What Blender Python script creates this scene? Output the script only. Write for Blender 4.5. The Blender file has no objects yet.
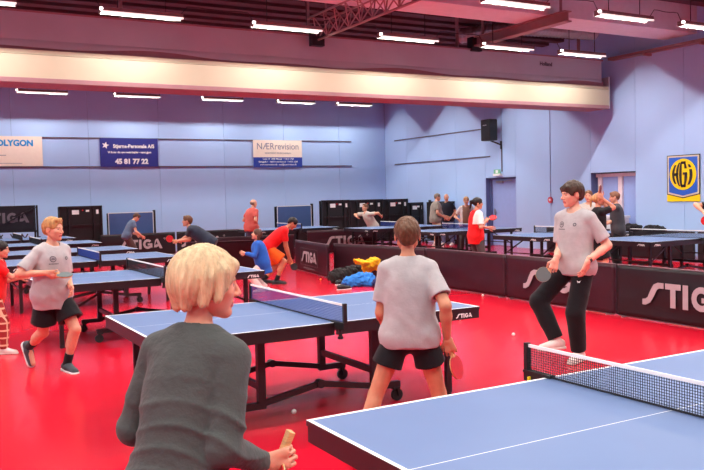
import bpy, bmesh, math, random
import numpy as np
from mathutils import Vector, Matrix
from mathutils.bvhtree import BVHTree

# ------------------------------------------------------------------ camera
scene = bpy.context.scene
COL = scene.collection
F_PX, PITCH, ROLL, YAW, CAM_H = 802.26, 0.04893, -0.02442, 0.51503, 1.7117
RIGHT = np.array([math.cos(YAW), -math.sin(YAW), 0.0])
FWDH = np.array([math.sin(YAW), math.cos(YAW), 0.0])
ZAX = np.array([0, 0, 1.0])
FWD = math.cos(PITCH) * FWDH - math.sin(PITCH) * ZAX
UP0 = math.sin(PITCH) * FWDH + math.cos(PITCH) * ZAX
CR = math.cos(ROLL) * RIGHT + math.sin(ROLL) * UP0
CU = -math.sin(ROLL) * RIGHT + math.cos(ROLL) * UP0
cam_d = bpy.data.cameras.new('camera')
cam = bpy.data.objects.new('camera', cam_d)
COL.objects.link(cam)
M = Matrix((( CR[0], CU[0], -FWD[0], 0), (CR[1], CU[1], -FWD[1], 0), (CR[2], CU[2], -FWD[2], CAM_H), (0, 0, 0, 1)))
cam.matrix_world = M
cam_d.sensor_width = 36.0
cam_d.lens = 36.0 * F_PX / 704.0
cam_d.clip_start = 0.05
cam_d.clip_end = 200
scene.camera = cam

# ------------------------------------------------------------------ world, exposure
world = bpy.data.worlds.new('world')
scene.world = world
world.use_nodes = True
world.node_tree.nodes['Background'].inputs[0].default_value = (0.8, 0.85, 1.0, 1)
world.node_tree.nodes['Background'].inputs[1].default_value = 0.05
scene.view_settings.view_transform = 'Standard'
scene.view_settings.look = 'None'
scene.view_settings.gamma = 1.0
scene.view_settings.use_curve_mapping = False
scene.view_settings.exposure = -0.10
LAMP_POWER = 92.0

# hall, in metres: x along the back wall, y away from the camera
XW, YW, XL, YF, CEIL = 16.5, 26.4, -7.0, -6.0, 5.95

def wpx(u, v, d):
    """world point seen at pixel (u, v) at forward depth d"""
    return np.array([0, 0, CAM_H]) + d * (FWD + CR * (u - 352) / F_PX - CU * (v - 235) / F_PX)

def ground(u, v, z=0.0):
    r = FWD + CR * (u - 352) / F_PX - CU * (v - 235) / F_PX
    t = (z - CAM_H) / r[2]
    return np.array([0, 0, CAM_H]) + r * t

# ------------------------------------------------------------------ materials
def lin(c):
    return tuple(((x / 255) / 12.92 if x / 255 <= 0.04045 else ((x / 255 + 0.055) / 1.055) ** 2.4) for x in c)

MATS = {}
def mat(name, rgb, rough=0.6, metal=0.0, spec=0.5, var=0.06, scale=8.0, bump=0.0, bscale=60.0, coat=0.0, emit=None, es=0.0, sheen=0.0, sss=0.0, stretch=None):
    if name in MATS:
        return MATS[name]
    m = bpy.data.materials.new(name)
    m.use_nodes = True
    nt = m.node_tree
    b = nt.nodes['Principled BSDF']
    c = lin(rgb)
    tc = nt.nodes.new('ShaderNodeTexCoord')
    n = nt.nodes.new('ShaderNodeTexNoise')
    n.inputs['Scale'].default_value = scale
    n.inputs['Detail'].default_value = 4
    src = tc.outputs['Object']
    if stretch:
        mp = nt.nodes.new('ShaderNodeMapping')
        mp.inputs['Scale'].default_value = stretch
        nt.links.new(src, mp.inputs[0])
        src = mp.outputs[0]
    nt.links.new(src, n.inputs['Vector'])
    r = nt.nodes.new('ShaderNodeValToRGB')
    r.color_ramp.elements[0].position = 0.3
    r.color_ramp.elements[1].position = 0.7
    r.color_ramp.elements[0].color = (*[x * (1 - var) for x in c], 1)
    r.color_ramp.elements[1].color = (*[min(1, x * (1 + var)) for x in c], 1)
    nt.links.new(n.outputs['Fac'], r.inputs[0])
    nt.links.new(r.outputs[0], b.inputs['Base Color'])
    b.inputs['Roughness'].default_value = rough
    b.inputs['Metallic'].default_value = metal
    b.inputs['Specular IOR Level'].default_value = spec
    b.inputs['Coat Weight'].default_value = coat
    b.inputs['Coat Roughness'].default_value = 0.1
    if sheen:
        b.inputs['Sheen Weight'].default_value = sheen
    if sss:
        b.inputs['Subsurface Weight'].default_value = sss
        b.inputs['Subsurface Radius'].default_value = (0.01, 0.004, 0.002)
    if emit:
        b.inputs['Emission Color'].default_value = (*lin(emit), 1)
        b.inputs['Emission Strength'].default_value = es
    if bump:
        n2 = nt.nodes.new('ShaderNodeTexNoise')
        n2.inputs['Scale'].default_value = bscale
        n2.inputs['Detail'].default_value = 3
        nt.links.new(src, n2.inputs['Vector'])
        bp = nt.nodes.new('ShaderNodeBump')
        bp.inputs['Strength'].default_value = bump
        bp.inputs['Distance'].default_value = 0.01
        nt.links.new(n2.outputs['Fac'], bp.inputs['Height'])
        nt.links.new(bp.outputs[0], b.inputs['Normal'])
    MATS[name] = m
    return m

# ------------------------------------------------------------------ mesh helpers
class MB:
    """collects shapes into one mesh"""
    def __init__(self):
        self.v = []; self.f = []; self.mi = []
    def add(self, vs, fs, mi=0):
        o = len(self.v)
        self.v += [tuple(map(float, p)) for p in vs]
        self.f += [tuple(i + o for i in f) for f in fs]
        self.mi += [mi] * len(fs)
        return self
    def box(self, x0, x1, y0, y1, z0, z1, mi=0):
        return self.add([(x0, y0, z0), (x1, y0, z0), (x1, y1, z0), (x0, y1, z0), (x0, y0, z1), (x1, y0, z1), (x1, y1, z1), (x0, y1, z1)],
                        [(0, 3, 2, 1), (4, 5, 6, 7), (0, 1, 5, 4), (1, 2, 6, 5), (2, 3, 7, 6), (3, 0, 4, 7)], mi)
    def bar(self, a, b, w, h=None, mi=0, up=(0, 0, 1)):
        """rectangular bar from a to b, w wide and h high"""
        h = h or w
        a = Vector(a); b = Vector(b); d = (b - a).normalized()
        u = Vector(up)
        if abs(d.dot(u)) > 0.98:
            u = Vector((1, 0, 0))
        s = d.cross(u).normalized(); t = s.cross(d).normalized()
        vs = []
        for p in (a, b):
            for i, j in ((-1, -1), (1, -1), (1, 1), (-1, 1)):
                vs.append(p + s * (i * w / 2) + t * (j * h / 2))
        return self.add(vs, [(0, 1, 2, 3), (7, 6, 5, 4), (0, 4, 5, 1), (1, 5, 6, 2), (2, 6, 7, 3), (3, 7, 4, 0)], mi)
    def tube(self, pts, r, n=8, mi=0, caps=True):
        pts = [Vector(p) for p in pts]
        rs = r if isinstance(r, (list, tuple)) else [r] * len(pts)
        vs = []; fs = []
        prev = None
        for k, p in enumerate(pts):
            d = (pts[min(k + 1, len(pts) - 1)] - pts[max(k - 1, 0)]).normalized()
            u = prev if prev is not None else (Vector((0, 0, 1)) if abs(d.z) < 0.9 else Vector((1, 0, 0)))
            s = d.cross(u).normalized(); t = s.cross(d).normalized(); prev = t
            for i in range(n):
                a = 2 * math.pi * i / n
                vs.append(p + (s * math.cos(a) + t * math.sin(a)) * rs[k])
        for k in range(len(pts) - 1):
            for i in range(n):
                j = (i + 1) % n
                fs.append((k * n + i, k * n + j, (k + 1) * n + j, (k + 1) * n + i))
        if caps:
            fs.append(tuple(range(n - 1, -1, -1)))
            fs.append(tuple((len(pts) - 1) * n + i for i in range(n)))
        return self.add(vs, fs, mi)
    def cyl(self, c, axis, r, half, n=16, mi=0):
        c = Vector(c); a = Vector(axis).normalized()
        return self.tube([c - a * half, c + a * half], r, n, mi)
    def prism(self, poly, o, ux, uy, t, mi=0):
        """polygon (2d list) extruded by t along ux x uy"""
        o = Vector(o); ux = Vector(ux); uy = Vector(uy); n = ux.cross(uy).normalized()
        k = len(poly)
        vs = [o + ux * x + uy * y + n * t for x, y in poly] + [o + ux * x + uy * y for x, y in poly]
        fs = [tuple(range(k)), tuple(range(2 * k - 1, k - 1, -1))]
        for i in range(k):
            j = (i + 1) % k
            fs.append((i, k + i, k + j, j))
        return self.add(vs, fs, mi)
    def sphere(self, c, r, n=12, m=8, mi=0):
        vs = []; fs = []
        rr = r if isinstance(r, (tuple, list)) else (r, r, r)
        for i in range(m + 1):
            th = math.pi * i / m
            for j in range(n):
                ph = 2 * math.pi * j / n
                vs.append((c[0] + rr[0] * math.sin(th) * math.cos(ph), c[1] + rr[1] * math.sin(th) * math.sin(ph), c[2] + rr[2] * math.cos(th)))
        for i in range(m):
            for j in range(n):
                k = (j + 1) % n
                fs.append((i * n + j, (i + 1) * n + j, (i + 1) * n + k, i * n + k))
        return self.add(vs, fs, mi)
    def mesh(self, name, mats, smooth=False):
        me = bpy.data.meshes.new(name)
        me.from_pydata(self.v, [], self.f)
        for m in (mats if isinstance(mats, (list, tuple)) else [mats]):
            me.materials.append(m)
        if any(self.mi):
            me.polygons.foreach_set('material_index', self.mi)
        if smooth:
            me.polygons.foreach_set('use_smooth', [True] * len(me.polygons))
        me.update()
        return me
    def build(self, name, mats, parent=None, smooth=False, bevel=0.0):
        o = bpy.data.objects.new(name, self.mesh(name, mats, smooth))
        COL.objects.link(o)
        if parent is not None:
            o.parent = parent
        if bevel:
            md = o.modifiers.new('bevel', 'BEVEL'); md.width = bevel; md.segments = 2; md.limit_method = 'ANGLE'
        return o

def link(name, me, parent=None, loc=None):
    o = bpy.data.objects.new(name, me)
    COL.objects.link(o)
    if parent is not None:
        o.parent = parent
    if loc is not None:
        o.location = loc
    return o

def tag(o, label=None, cat=None, group=None, kind=None):
    if label: o['label'] = label
    if cat: o['category'] = cat
    if group: o['group'] = group
    if kind: o['kind'] = kind
    return o

def thing(name, label, cat, loc=(0, 0, 0), rz=0.0, group=None):
    o = bpy.data.objects.new(name, None)
    o.empty_display_size = 0.1
    COL.objects.link(o)
    o.location = tuple(map(float, loc)); o.rotation_euler = (0, 0, rz)
    return tag(o, label, cat, group)

def copy_tree(o, parent=None):
    c = o.copy(); COL.objects.link(c); c.parent = parent
    for ch in list(o.children):
        copy_tree(ch, c)
    return c

def text_mesh(s, size, mats, depth=0.001, align='CENTER', bold=0.0):
    cu = bpy.data.curves.new('txt', 'FONT')
    cu.body = s; cu.size = size; cu.align_x = align; cu.extrude = depth; cu.offset = bold
    cu.resolution_u = 3
    ob = bpy.data.objects.new('txt', cu)
    COL.objects.link(ob)
    dg = bpy.context.evaluated_depsgraph_get()
    me = bpy.data.meshes.new_from_object(ob.evaluated_get(dg))
    bpy.data.objects.remove(ob)
    me.materials.clear(); me.materials.append(mats)
    return me

# lettering of the barriers and tables, drawn as strokes; returned as list of polygons, 1 unit high
def stiga_polys():
    P = []
    P.append([(0.0, 0.0), (0.16, 0.0), (0.42, 0.12), (0.62, 0.42), (0.78, 0.7), (0.9, 0.76), (1.12, 0.76), (1.12, 1.0), (0.82, 1.0), (0.6, 0.9), (0.42, 0.62), (0.28, 0.34), (0.16, 0.26), (0.0, 0.24)])
    P.append([(1.2, 0.76), (1.46, 0.76), (1.46, 0.0), (1.72, 0.0), (1.72, 0.76), (1.98, 0.76), (1.98, 1.0), (1.2, 1.0)])
    P.append([(2.08, 0.0), (2.34, 0.0), (2.34, 1.0), (2.08, 1.0)])
    # G : ring segment as quads
    cx, cy = 2.98, 0.5
    def pt(a, r): return (cx + 0.96 * r * math.cos(a), cy + r * math.sin(a))
    n = 14
    for i in range(n):
        a0 = math.radians(42 + (318 - 42) * i / n); a1 = math.radians(42 + (318 - 42) * (i + 1) / n)
        P.append([pt(a0, 0.5), pt(a1, 0.5), pt(a1, 0.25), pt(a0, 0.25)])
    P.append([(2.98, 0.36), (3.46, 0.36), (3.46, 0.56), (2.98, 0.56)])
    P.append([(3.22, 0.12), (3.46, 0.12), (3.46, 0.36), (3.22, 0.36)])
    P.append([(3.9, 1.0), (4.06, 1.0), (4.52, 0.0), (4.22, 0.0), (3.94, 0.68)])
    P.append([(3.62, 0.12), (3.86, 0.12), (4.2, 0.28), (4.1, 0.44), (3.72, 0.4)])
    P.append([(3.62, 0.12), (3.72, 0.4), (3.98, 1.0), (3.9, 1.0), (3.76, 0.86)])
    return P
STIGA = stiga_polys()
def stiga_mesh(h, m, t=0.002):
    """letters in the xz plane, front facing -y, centred"""
    mb = MB(); w = 4.52 * h
    for poly in STIGA:
        ar = sum(poly[i][0] * poly[(i + 1) % len(poly)][1] - poly[(i + 1) % len(poly)][0] * poly[i][1] for i in range(len(poly)))
        if ar < 0: poly = poly[::-1]
        mb.prism([(x * h - w / 2, y * h - h / 2) for x, y in poly], (0, 0, 0), (1, 0, 0), (0, 0, 1), t)
    return mb.mesh('stiga_lettering', m)

# ------------------------------------------------------------------ materials of the place
def floor_material():
    m = mat('red_sports_floor', (206, 13, 41), rough=0.22, spec=0.5, var=0.05, scale=0.7)
    nt = m.node_tree; b = nt.nodes['Principled BSDF']
    n = nt.nodes.new('ShaderNodeTexNoise'); n.inputs['Scale'].default_value = 3.0; n.inputs['Detail'].default_value = 6
    mr = nt.nodes.new('ShaderNodeMapRange')
    mr.inputs[1].default_value = 0.3; mr.inputs[2].default_value = 0.7; mr.inputs[3].default_value = 0.18; mr.inputs[4].default_value = 0.27
    nt.links.new(n.outputs['Fac'], mr.inputs[0]); nt.links.new(mr.outputs[0], b.inputs['Roughness'])
    return m
M_FLOOR = floor_material()
M_WALL = mat('blue_wall_paint', (168, 198, 240), rough=0.62, spec=0.3, var=0.025, scale=0.8)
M_WALL2 = mat('blue_wall_paint_joint', (96, 112, 160), rough=0.8, var=0.05)
M_DOOR = mat('blue_door_paint', (150, 172, 226), rough=0.5, var=0.03)
M_CEIL = mat('dark_ceiling', (84, 60, 64), rough=0.8, var=0.1, scale=2)
M_BEAM = mat('ceiling_soffit', (214, 218, 222), rough=0.7, var=0.04)
M_TRUSS = mat('painted_truss', (150, 120, 122), rough=0.5, var=0.05)
M_CURT = mat('divider_upper_cloth', (176, 182, 186), rough=0.75, var=0.05, scale=1.2)
M_CURT2 = mat('divider_lower_cloth', (184, 172, 148), rough=0.75, var=0.03, scale=1.5)
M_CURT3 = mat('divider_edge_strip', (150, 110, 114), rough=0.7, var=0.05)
M_RAIL = mat('wall_rail_steel', (120, 110, 125), rough=0.4, metal=0.6)
M_STEEL = mat('galvanised_steel', (170, 170, 172), rough=0.4, metal=0.8)
M_BLACKM = mat('black_powder_coat', (26, 24, 26), rough=0.42, var=0.15)
M_BLACKP = mat('black_plastic', (20, 20, 22), rough=0.5, var=0.1)
M_TOP = None
M_APRON = mat('black_table_apron', (30, 24, 28), rough=0.4, var=0.1)
M_WHITE = mat('white_print', (238, 238, 236), rough=0.6, var=0.02)
M_TAPE = mat('white_net_tape', (238, 234, 232), rough=0.8, var=0.02)
M_NETB = mat('black_net_cord', (26, 26, 32), rough=0.8)
M_NETBL = mat('blue_net_cord', (38, 62, 138), rough=0.8)
M_RUBBER = mat('castor_rubber', (24, 24, 26), rough=0.6)
M_CLOTH = mat('maroon_black_barrier_cloth', (52, 22, 32), rough=0.42, spec=0.4, var=0.12, scale=4, bump=0.25, bscale=5)
M_CLOTHB = mat('black_barrier_cloth', (30, 26, 30), rough=0.42, spec=0.4, var=0.12, scale=4, bump=0.25, bscale=5)
M_BTXT = mat('grey_barrier_print', (172, 160, 164), rough=0.6, var=0.05)
M_BTXT2 = mat('dull_barrier_print', (112, 98, 104), rough=0.6, var=0.05)
M_BALL = mat('white_ball', (240, 236, 226), rough=0.45)
M_BALLO = mat('orange_ball', (250, 170, 60), rough=0.45)
M_LAMPH = mat('lamp_housing_paint', (120, 100, 100), rough=0.5)
M_LAMPE = mat('lamp_diffuser', (255, 250, 245), rough=0.5, emit=(255, 246, 238), es=1.1)
M_TUBE = mat('lamp_tube', (255, 250, 245), rough=0.5, emit=(255, 248, 242), es=9.0)

def top_material():
    """blue table tennis top, painted white lines; object space of one half: x 0..1.37 from the net"""
    m = bpy.data.materials.new('blue_table_top'); m.use_nodes = True
    nt = m.node_tree; b = nt.nodes['Principled BSDF']
    tc = nt.nodes.new('ShaderNodeTexCoord'); sp = nt.nodes.new('ShaderNodeSeparateXYZ')
    nt.links.new(tc.outputs['Object'], sp.inputs[0])
    def math_(op, a, bb):
        n = nt.nodes.new('ShaderNodeMath'); n.operation = op
        for i, x in enumerate((a, bb)):
            if x is None: continue
            if isinstance(x, (int, float)): n.inputs[i].default_value = x
            else: nt.links.new(x, n.inputs[i])
        return n.outputs[0]
    ay = math_('ABSOLUTE', sp.outputs[1], None)
    e1 = math_('GREATER_THAN', ay, 0.7625 - 0.02)
    e2 = math_('GREATER_THAN', sp.outputs[0], 1.37 - 0.02)
    e3 = math_('LESS_THAN', ay, 0.0022)
    s = math_('MAXIMUM', math_('MAXIMUM', e1, e2), e3)
    n = nt.nodes.new('ShaderNodeTexNoise'); n.inputs['Scale'].default_value = 3
    nt.links.new(tc.outputs['Object'], n.inputs[0])
    r = nt.nodes.new('ShaderNodeValToRGB')
    a = lin((88, 112, 154)); c = lin((95, 120, 162))
    r.color_ramp.elements[0].color = (*a, 1); r.color_ramp.elements[1].color = (*c, 1)
    nt.links.new(n.outputs['Fac'], r.inputs[0])
    mx = nt.nodes.new('ShaderNodeMix'); mx.data_type = 'RGBA'
    nt.links.new(s, mx.inputs[0]); nt.links.new(r.outputs[0], mx.inputs[6])
    mx.inputs[7].default_value = (*lin((240, 240, 240)), 1)
    nt.links.new(mx.outputs[2], b.inputs['Base Color'])
    b.inputs['Roughness'].default_value = 0.42
    b.inputs['Specular IOR Level'].default_value = 0.45
    return m
M_TOP = top_material()

# ------------------------------------------------------------------ the hall
def struct(o):
    o['kind'] = 'structure'
    return o

struct(MB().box(XL, XW + 0.4, YF, YW + 0.4, -0.2, 0.0).build('floor', M_FLOOR))
struct(MB().box(XL, XW + 0.4, YF, YW + 0.4, CEIL, CEIL + 0.2).build('ceiling', M_CEIL))
struct(MB().box(XL - 0.2, XL, YF, YW + 0.4, 0, CEIL).build('wall_left', M_WALL))
struct(MB().box(XL, XW + 0.4, YF - 0.2, YF, 0, CEIL).build('wall_front', M_WALL))

# back wall with panels
wb = struct(MB().box(XL, XW, YW + 0.02, YW + 0.3, 0, CEIL).build('wall_back', M_WALL2))
x = XL + 0.05
pw = 2.27
xs = [5.4 + pw * k for k in range(-6, 6)]
for x in xs:
    x0, x1 = max(x, XL), min(x + pw, XW)
    if x1 - x0 < 0.1: continue
    MB().box(x0 + 0.004, x1 - 0.004, YW, YW + 0.021, 0.0, CEIL).build('wall_panel', M_WALL, wb)
# right wall: panels, with openings for the two doorways
D1 = (18.9, 20.35); D2 = (14.33, 15.86); DH = 2.17
mb = MB()
for y0, y1, z0 in [(YF, D2[0], 0), (D2[0], D2[1], DH), (D2[1], D1[0], 0), (D1[0], D1[1], DH), (D1[1], YW + 0.3, 0)]:
    mb.box(XW + 0.02, XW + 0.4, y0, y1, z0, CEIL)
wr = struct(mb.build('wall_right', M_WALL2))
seams = [-6, -3.2, -0.4, 2.4, 5.2, 8.0, 9.6, 11.4, 12.87, D2[0], D2[1], 17.4, D1[0], D1[1], 21.9, 23.4, 24.9, YW]
for a, b in zip(seams[:-1], seams[1:]):
    z0 = DH if (abs(a - D1[0]) < 1e-6 or abs(a - D2[0]) < 1e-6) else 0.0
    MB().box(XW, XW + 0.021, a + 0.004, b - 0.004, z0, CEIL).build('wall_panel', M_WALL, wr)
# door in the right wall (recessed leaf, closer, handle)
d1 = struct(MB().box(XW + 0.24, XW + 0.29, D1[0] + 0.05, D1[1] - 0.05, 0.01, DH - 0.05).build('door_1', M_DOOR))
m = MB(); m.box(XW + 0.18, XW + 0.3, D1[0], D1[0] + 0.05, 0, DH).box(XW + 0.18, XW + 0.3, D1[1] - 0.05, D1[1], 0, DH).box(XW + 0.18, XW + 0.3, D1[0], D1[1], DH - 0.05, DH)
m.build('door_frame', M_WALL2, d1)
m = MB(); m.box(XW + 0.17, XW + 0.24, D1[0] + 0.85, D1[0] + 1.15, DH - 0.16, DH - 0.1); m.bar((XW + 0.16, D1[0] + 1.0, DH - 0.13), (XW + 0.14, D1[0] + 0.35, DH - 0.1), 0.03, 0.02)
m.build('door_closer', M_STEEL, d1)
m = MB(); m.box(XW + 0.22, XW + 0.24, D1[1] - 0.2, D1[1] - 0.14, 0.98, 1.18); m.bar((XW + 0.19, D1[1] - 0.17, 1.08), (XW + 0.19, D1[1] - 0.3, 1.08), 0.02); m.bar((XW + 0.22, D1[1] - 0.17, 1.08), (XW + 0.18, D1[1] - 0.17, 1.08), 0.02)
m.build('door_handle', M_STEEL, d1)
# glazed double door / window opening further right
M_FRAME = mat('pale_door_frame', (226, 206, 212), rough=0.5)
d2 = struct(MB().box(XW + 0.26, XW + 0.29, D2[0] + 0.05, D2[1] - 0.05, 0.01, DH - 0.05).build('door_2', M_DOOR))
for a, b in ((D2[1] - 0.2, D2[1] - 0.07), (D2[0] + 0.62, D2[0] + 0.76)):
    MB().box(XW + 0.2, XW + 0.27, a, b, 0, DH - 0.1).build('door_post', M_FRAME, d2)
MB().box(XW + 0.2, XW + 0.27, D2[0], D2[1], DH - 0.12, DH - 0.03).build('door_head', M_FRAME, d2)
MB().box(XW + 0.22, XW + 0.27, D2[0] + 0.005, D2[0] + 0.04, 0, DH - 0.1).build('door_post', M_WALL2, d2)
for a, b in ((D2[0] + 0.1, D2[0] + 0.56), (D2[0] + 0.82, D2[1] - 0.25)):
    MB().box(XW + 0.245, XW + 0.262, a, b, 0.15, DH - 0.2).build('door_panel', M_DOOR, d2)

# steel rails on both walls
def rail(a, b, z, nm):
    o = MB().box(a[0], b[0], a[1], b[1], z - 0.02, z + 0.02).build('trim_%d' % nm, M_RAIL)
    struct(o)
rail((XL, YW - 0.025), (15.0, YW), 3.745, 1); rail((XL, YW - 0.025), (15.0, YW), 2.835, 2)
rail((XW - 0.025, 20.55), (XW, 25.7), 3.745, 3); rail((XW - 0.025, 20.1), (XW, 25.7), 2.85, 4)
# cable tray along the top of the right wall
m = MB(); m.box(XW - 0.24, XW - 0.03, 2, 15.0, 5.06, 5.075).box(XW - 0.24, XW - 0.23, 2, 15, 5.06, 5.13).box(XW - 0.04, XW - 0.03, 2, 15, 5.06, 5.13)
tr = m.build('cable_tray', M_TRUSS); tag(tr, 'long grey cable tray fixed along the top of the blue wall', 'cable tray')
for k in range(8):
    MB().box(XW - 0.26, XW - 0.002, 2.6 + 1.6 * k, 2.66 + 1.6 * k, 5.0, 5.06).build('bracket', M_TRUSS, tr)

# ceiling soffits across the hall
for k, (y0, y1) in enumerate(((12.5, 13.42), (6.0, 6.9), (-1, -0.1))):
    struct(MB().box(XL, XW, y0, y1, 5.32, CEIL).build('trim_%d' % (5 + k), M_BEAM))
# ribs of the ceiling (steel deck)
m = MB()
for k in range(52):
    yy = YF + 0.6 * k
    if yy > YW: break
    m.box(XL, XW, yy, yy + 0.28, CEIL - 0.07, CEIL)
struct(m.build('trim_8', M_CEIL))

# the folding divider hung across the hall
bx0, bx1 = XL, 16.2
YB = 14.97
div = thing('folding_divider', 'folded hall divider with pale lower band hanging across the hall', 'divider', (0, YB, 3.76))
def dv(name, x0, x1, y0, y1, z0, z1, m, bev=0.0):
    mb = MB(); mb.box(x0, x1, y0, y1, z0 - 3.76, z1 - 3.76)
    return mb.build(name, m, div, bevel=bev)
dv('upper_housing', bx0, 16.02, 0.02, 0.62, 4.5, 5.06, M_CURT)
dv('top_ledge', bx0, 16.06, 0.0, 0.64, 5.03, 5.06, M_CURT3)
# sagging lower hem of the upper cloth
nx = 120; vs = []; fs = []
for i in range(nx + 1):
    xx = bx0 + (16.0 - bx0) * i / nx
    sag = 0.03 * math.sin(xx * 1.1) + 0.025 * math.sin(xx * 2.3 + 1)
    for j in range(7):
        t = j / 6
        vs.append((xx, 0.02 - 0.025 * t * (1 - 0.3 * math.sin(xx * 1.7)) - 0.01 * math.sin(math.pi * t), 4.56 - 3.76 - t * (0.12 + sag)))
for i in range(nx):
    for j in range(6):
        a = i * 7 + j
        fs.append((a, a + 7, a + 8, a + 1))
MB().add(vs, fs).build('sagging_cloth', M_CURT, div, smooth=True)
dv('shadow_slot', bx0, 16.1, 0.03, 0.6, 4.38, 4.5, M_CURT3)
dv('pale_rail', bx0, 16.2, -0.04, 0.66, 4.3, 4.375, M_CURT2)
dv('pale_band', bx0, 16.2, -0.06, 0.66, 3.89, 4.29, M_CURT2)
dv('bottom_strip', bx0, 16.2, -0.08, 0.68, 3.80, 3.89, M_CURT3, 0.01)
dv('end_cap', 16.2, 16.22, -0.07, 0.67, 3.80, 4.62, M_CURT)
for k in range(6):
    xx = -4 + 3.9 * k
    MB().bar((xx, 0.3, 5.06 - 3.76), (xx, 0.3, CEIL - 3.76 - 0.08), 0.06).build('hanger', M_TRUSS, div)
tm = link('maker_mark', text_mesh('Holland', 0.13, mat('dark_mark', (60, 30, 36)), 0.001, bold=0.004), div, (14.1, 0.012, 4.80 - 3.76))
tm.rotation_euler = (math.pi / 2, 0, 0)

# roof truss running away from the camera and a bracketed beam
def truss(x, y0, y1, z0):
    t = thing('roof_truss', 'slender lattice truss with zigzag webs above the divider', 'truss', (x, y0, z0))
    L = y1 - y0; hgt = 0.42; hw = 0.2
    for dx, dz in ((0, 0), (-hw, hgt), (hw, hgt)):
        MB().tube([(dx, 0, dz), (dx, L, dz)], 0.025, 8).build('chord', M_TRUSS, t, smooth=True)
    n = int(L / 0.42)
    for sx in (-hw, hw):
        m = MB()
        for k in range(n):
            a, b = k * L / n, (k + 1) * L / n
            m.bar((0, a, 0), (sx, (a + b) / 2, hgt), 0.022); m.bar((sx, (a + b) / 2, hgt), (0, b, 0), 0.022)
        m.build('web', M_TRUSS, t)
    m = MB()
    for k in range(n):
        a = k * L / n
        m.bar((-hw, a, hgt), (hw, a + L / n / 2, hgt), 0.018)
    m.build('top_web', M_TRUSS, t)
    MB().box(-0.14, 0.14, L - 0.05, L + 0.1, -0.12, 0.3).build('end_plate', M_BLACKM, t)
    for yy in (0.5, L * 0.5, L - 0.4):
        MB().bar((0, yy, hgt), (0, yy, CEIL - z0 - 0.07), 0.03).build('hanger', M_TRUSS, t)
truss(7.62, 9.0, 14.7, 4.9)
t = thing('ceiling_beam', 'short pink-grey steel beam with end bracket under the ceiling', 'beam', (11.9, 12.0, 5.1))
m = MB(); m.box(-0.1, 0.1, 0, 2.9, 0, 0.03).box(-0.015, 0.015, 0, 2.9, 0.03, 0.2).box(-0.1, 0.1, 0, 2.9, 0.2, 0.22)
m.build('flange', M_TRUSS, t)
MB().box(-0.14, 0.14, 2.9, 3.1, -0.1, 0.22).build('end_bracket', M_BLACKM, t)
for yy in (0.2, 2.7):
    MB().bar((0, yy, 0.22), (0, yy, CEIL - 5.17), 0.04).build('hanger', M_TRUSS, t)

# ribbed ducts under the ceiling
def duct(pts, r, label):
    ps = [Vector(p) for p in pts]
    path = []
    for a, b in zip(ps[:-1], ps[1:]):
        n = max(4, int((b - a).length / 0.05))
        path += [a.lerp(b, i / n) for i in range(n)]
    path.append(ps[-1])
    rs = [r * (1.0 if i % 2 else 0.93) for i in range(len(path))]
    o = MB().tube(path, rs, 14).build('ribbed_duct', M_STEEL, smooth=False)
    tag(o, label, 'duct')
duct([(12.4, 16.2, 5.62), (13.2, 14.9, 5.64), (15.4, 14.62, 5.64)], 0.19, 'silver ribbed air duct lying beside the ceiling soffit')
duct([(12.2, 8.6, 5.62), (13.4, 9.6, 5.62), (15.8, 10.2, 5.62)], 0.19, 'silver ribbed air duct above the hanging lamps near the wall')

# ------------------------------------------------------------------ lamps
def make_lamp():
    t = thing('ceiling_lamp', 'x', 'lamp', (0, 0, 0))
    L = 1.43
    m = MB()
    m.box(0, L, -0.075, 0.075, 0.085, 0.10)                       # back of the trough
    m.box(0, L, -0.078, -0.072, 0.012, 0.10).box(0, L, 0.072, 0.078, 0.012, 0.10)   # sides that cut the light off
    m.box(0, 0.01, -0.075, 0.075, 0.0, 0.1).box(L - 0.01, L, -0.075, 0.075, 0.03, 0.1)
    m.build('housing', M_LAMPH, t)
    MB().tube([(0.03, 0, 0.07), (L - 0.03, 0, 0.07)], 0.008, 8).build('lamp_tube', M_TUBE, t)
    m = MB(); m.box(0.0, L, -0.082, -0.079, 0.004, 0.036).box(0.0, L, 0.079, 0.082, 0.004, 0.036)
    m.build('diffuser_edge', M_LAMPE, t)
    MB().sphere((0.02, -0.05, 0.07), 0.035, 10, 6).build('end_glow', M_TUBE, t)
    for xx in (0.3, L - 0.3): MB().bar((xx, 0, 0.1), (xx, 0, 0.96), 0.012).build('suspension_wire', M_BLACKM, t)
    ld = bpy.data.lights.new('lamp_light', 'AREA')
    ld.shape = 'RECTANGLE'; ld.size = L - 0.08; ld.size_y = 0.02; ld.energy = LAMP_POWER; ld.color = (1.0, 0.955, 0.915)
    lo = bpy.data.objects.new('lamp_light', ld); COL.objects.link(lo); lo.parent = t; lo.location = (L / 2, 0, 0.058)
    return t
lamp0 = make_lamp()
LX = [-5.3, -2.45, 0.4, 3.23, 6.08, 8.93, 11.66, 14.02]
LROWS = [(-2.5, 'over the tables of the pale-haired woman'), (0.85, 'over the tables of the pale-haired woman'), (4.25, 'over the tables of the pale-haired woman'), (7.65, 'over the middle tables'), (10.7, 'in the row before the pink soffit'),
         (14.02, 'in the row along the front of the divider'), (18.3, 'hidden behind the divider'), (22.0, 'hidden behind the divider'), (25.3, 'in the row close to the back wall')]
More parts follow.
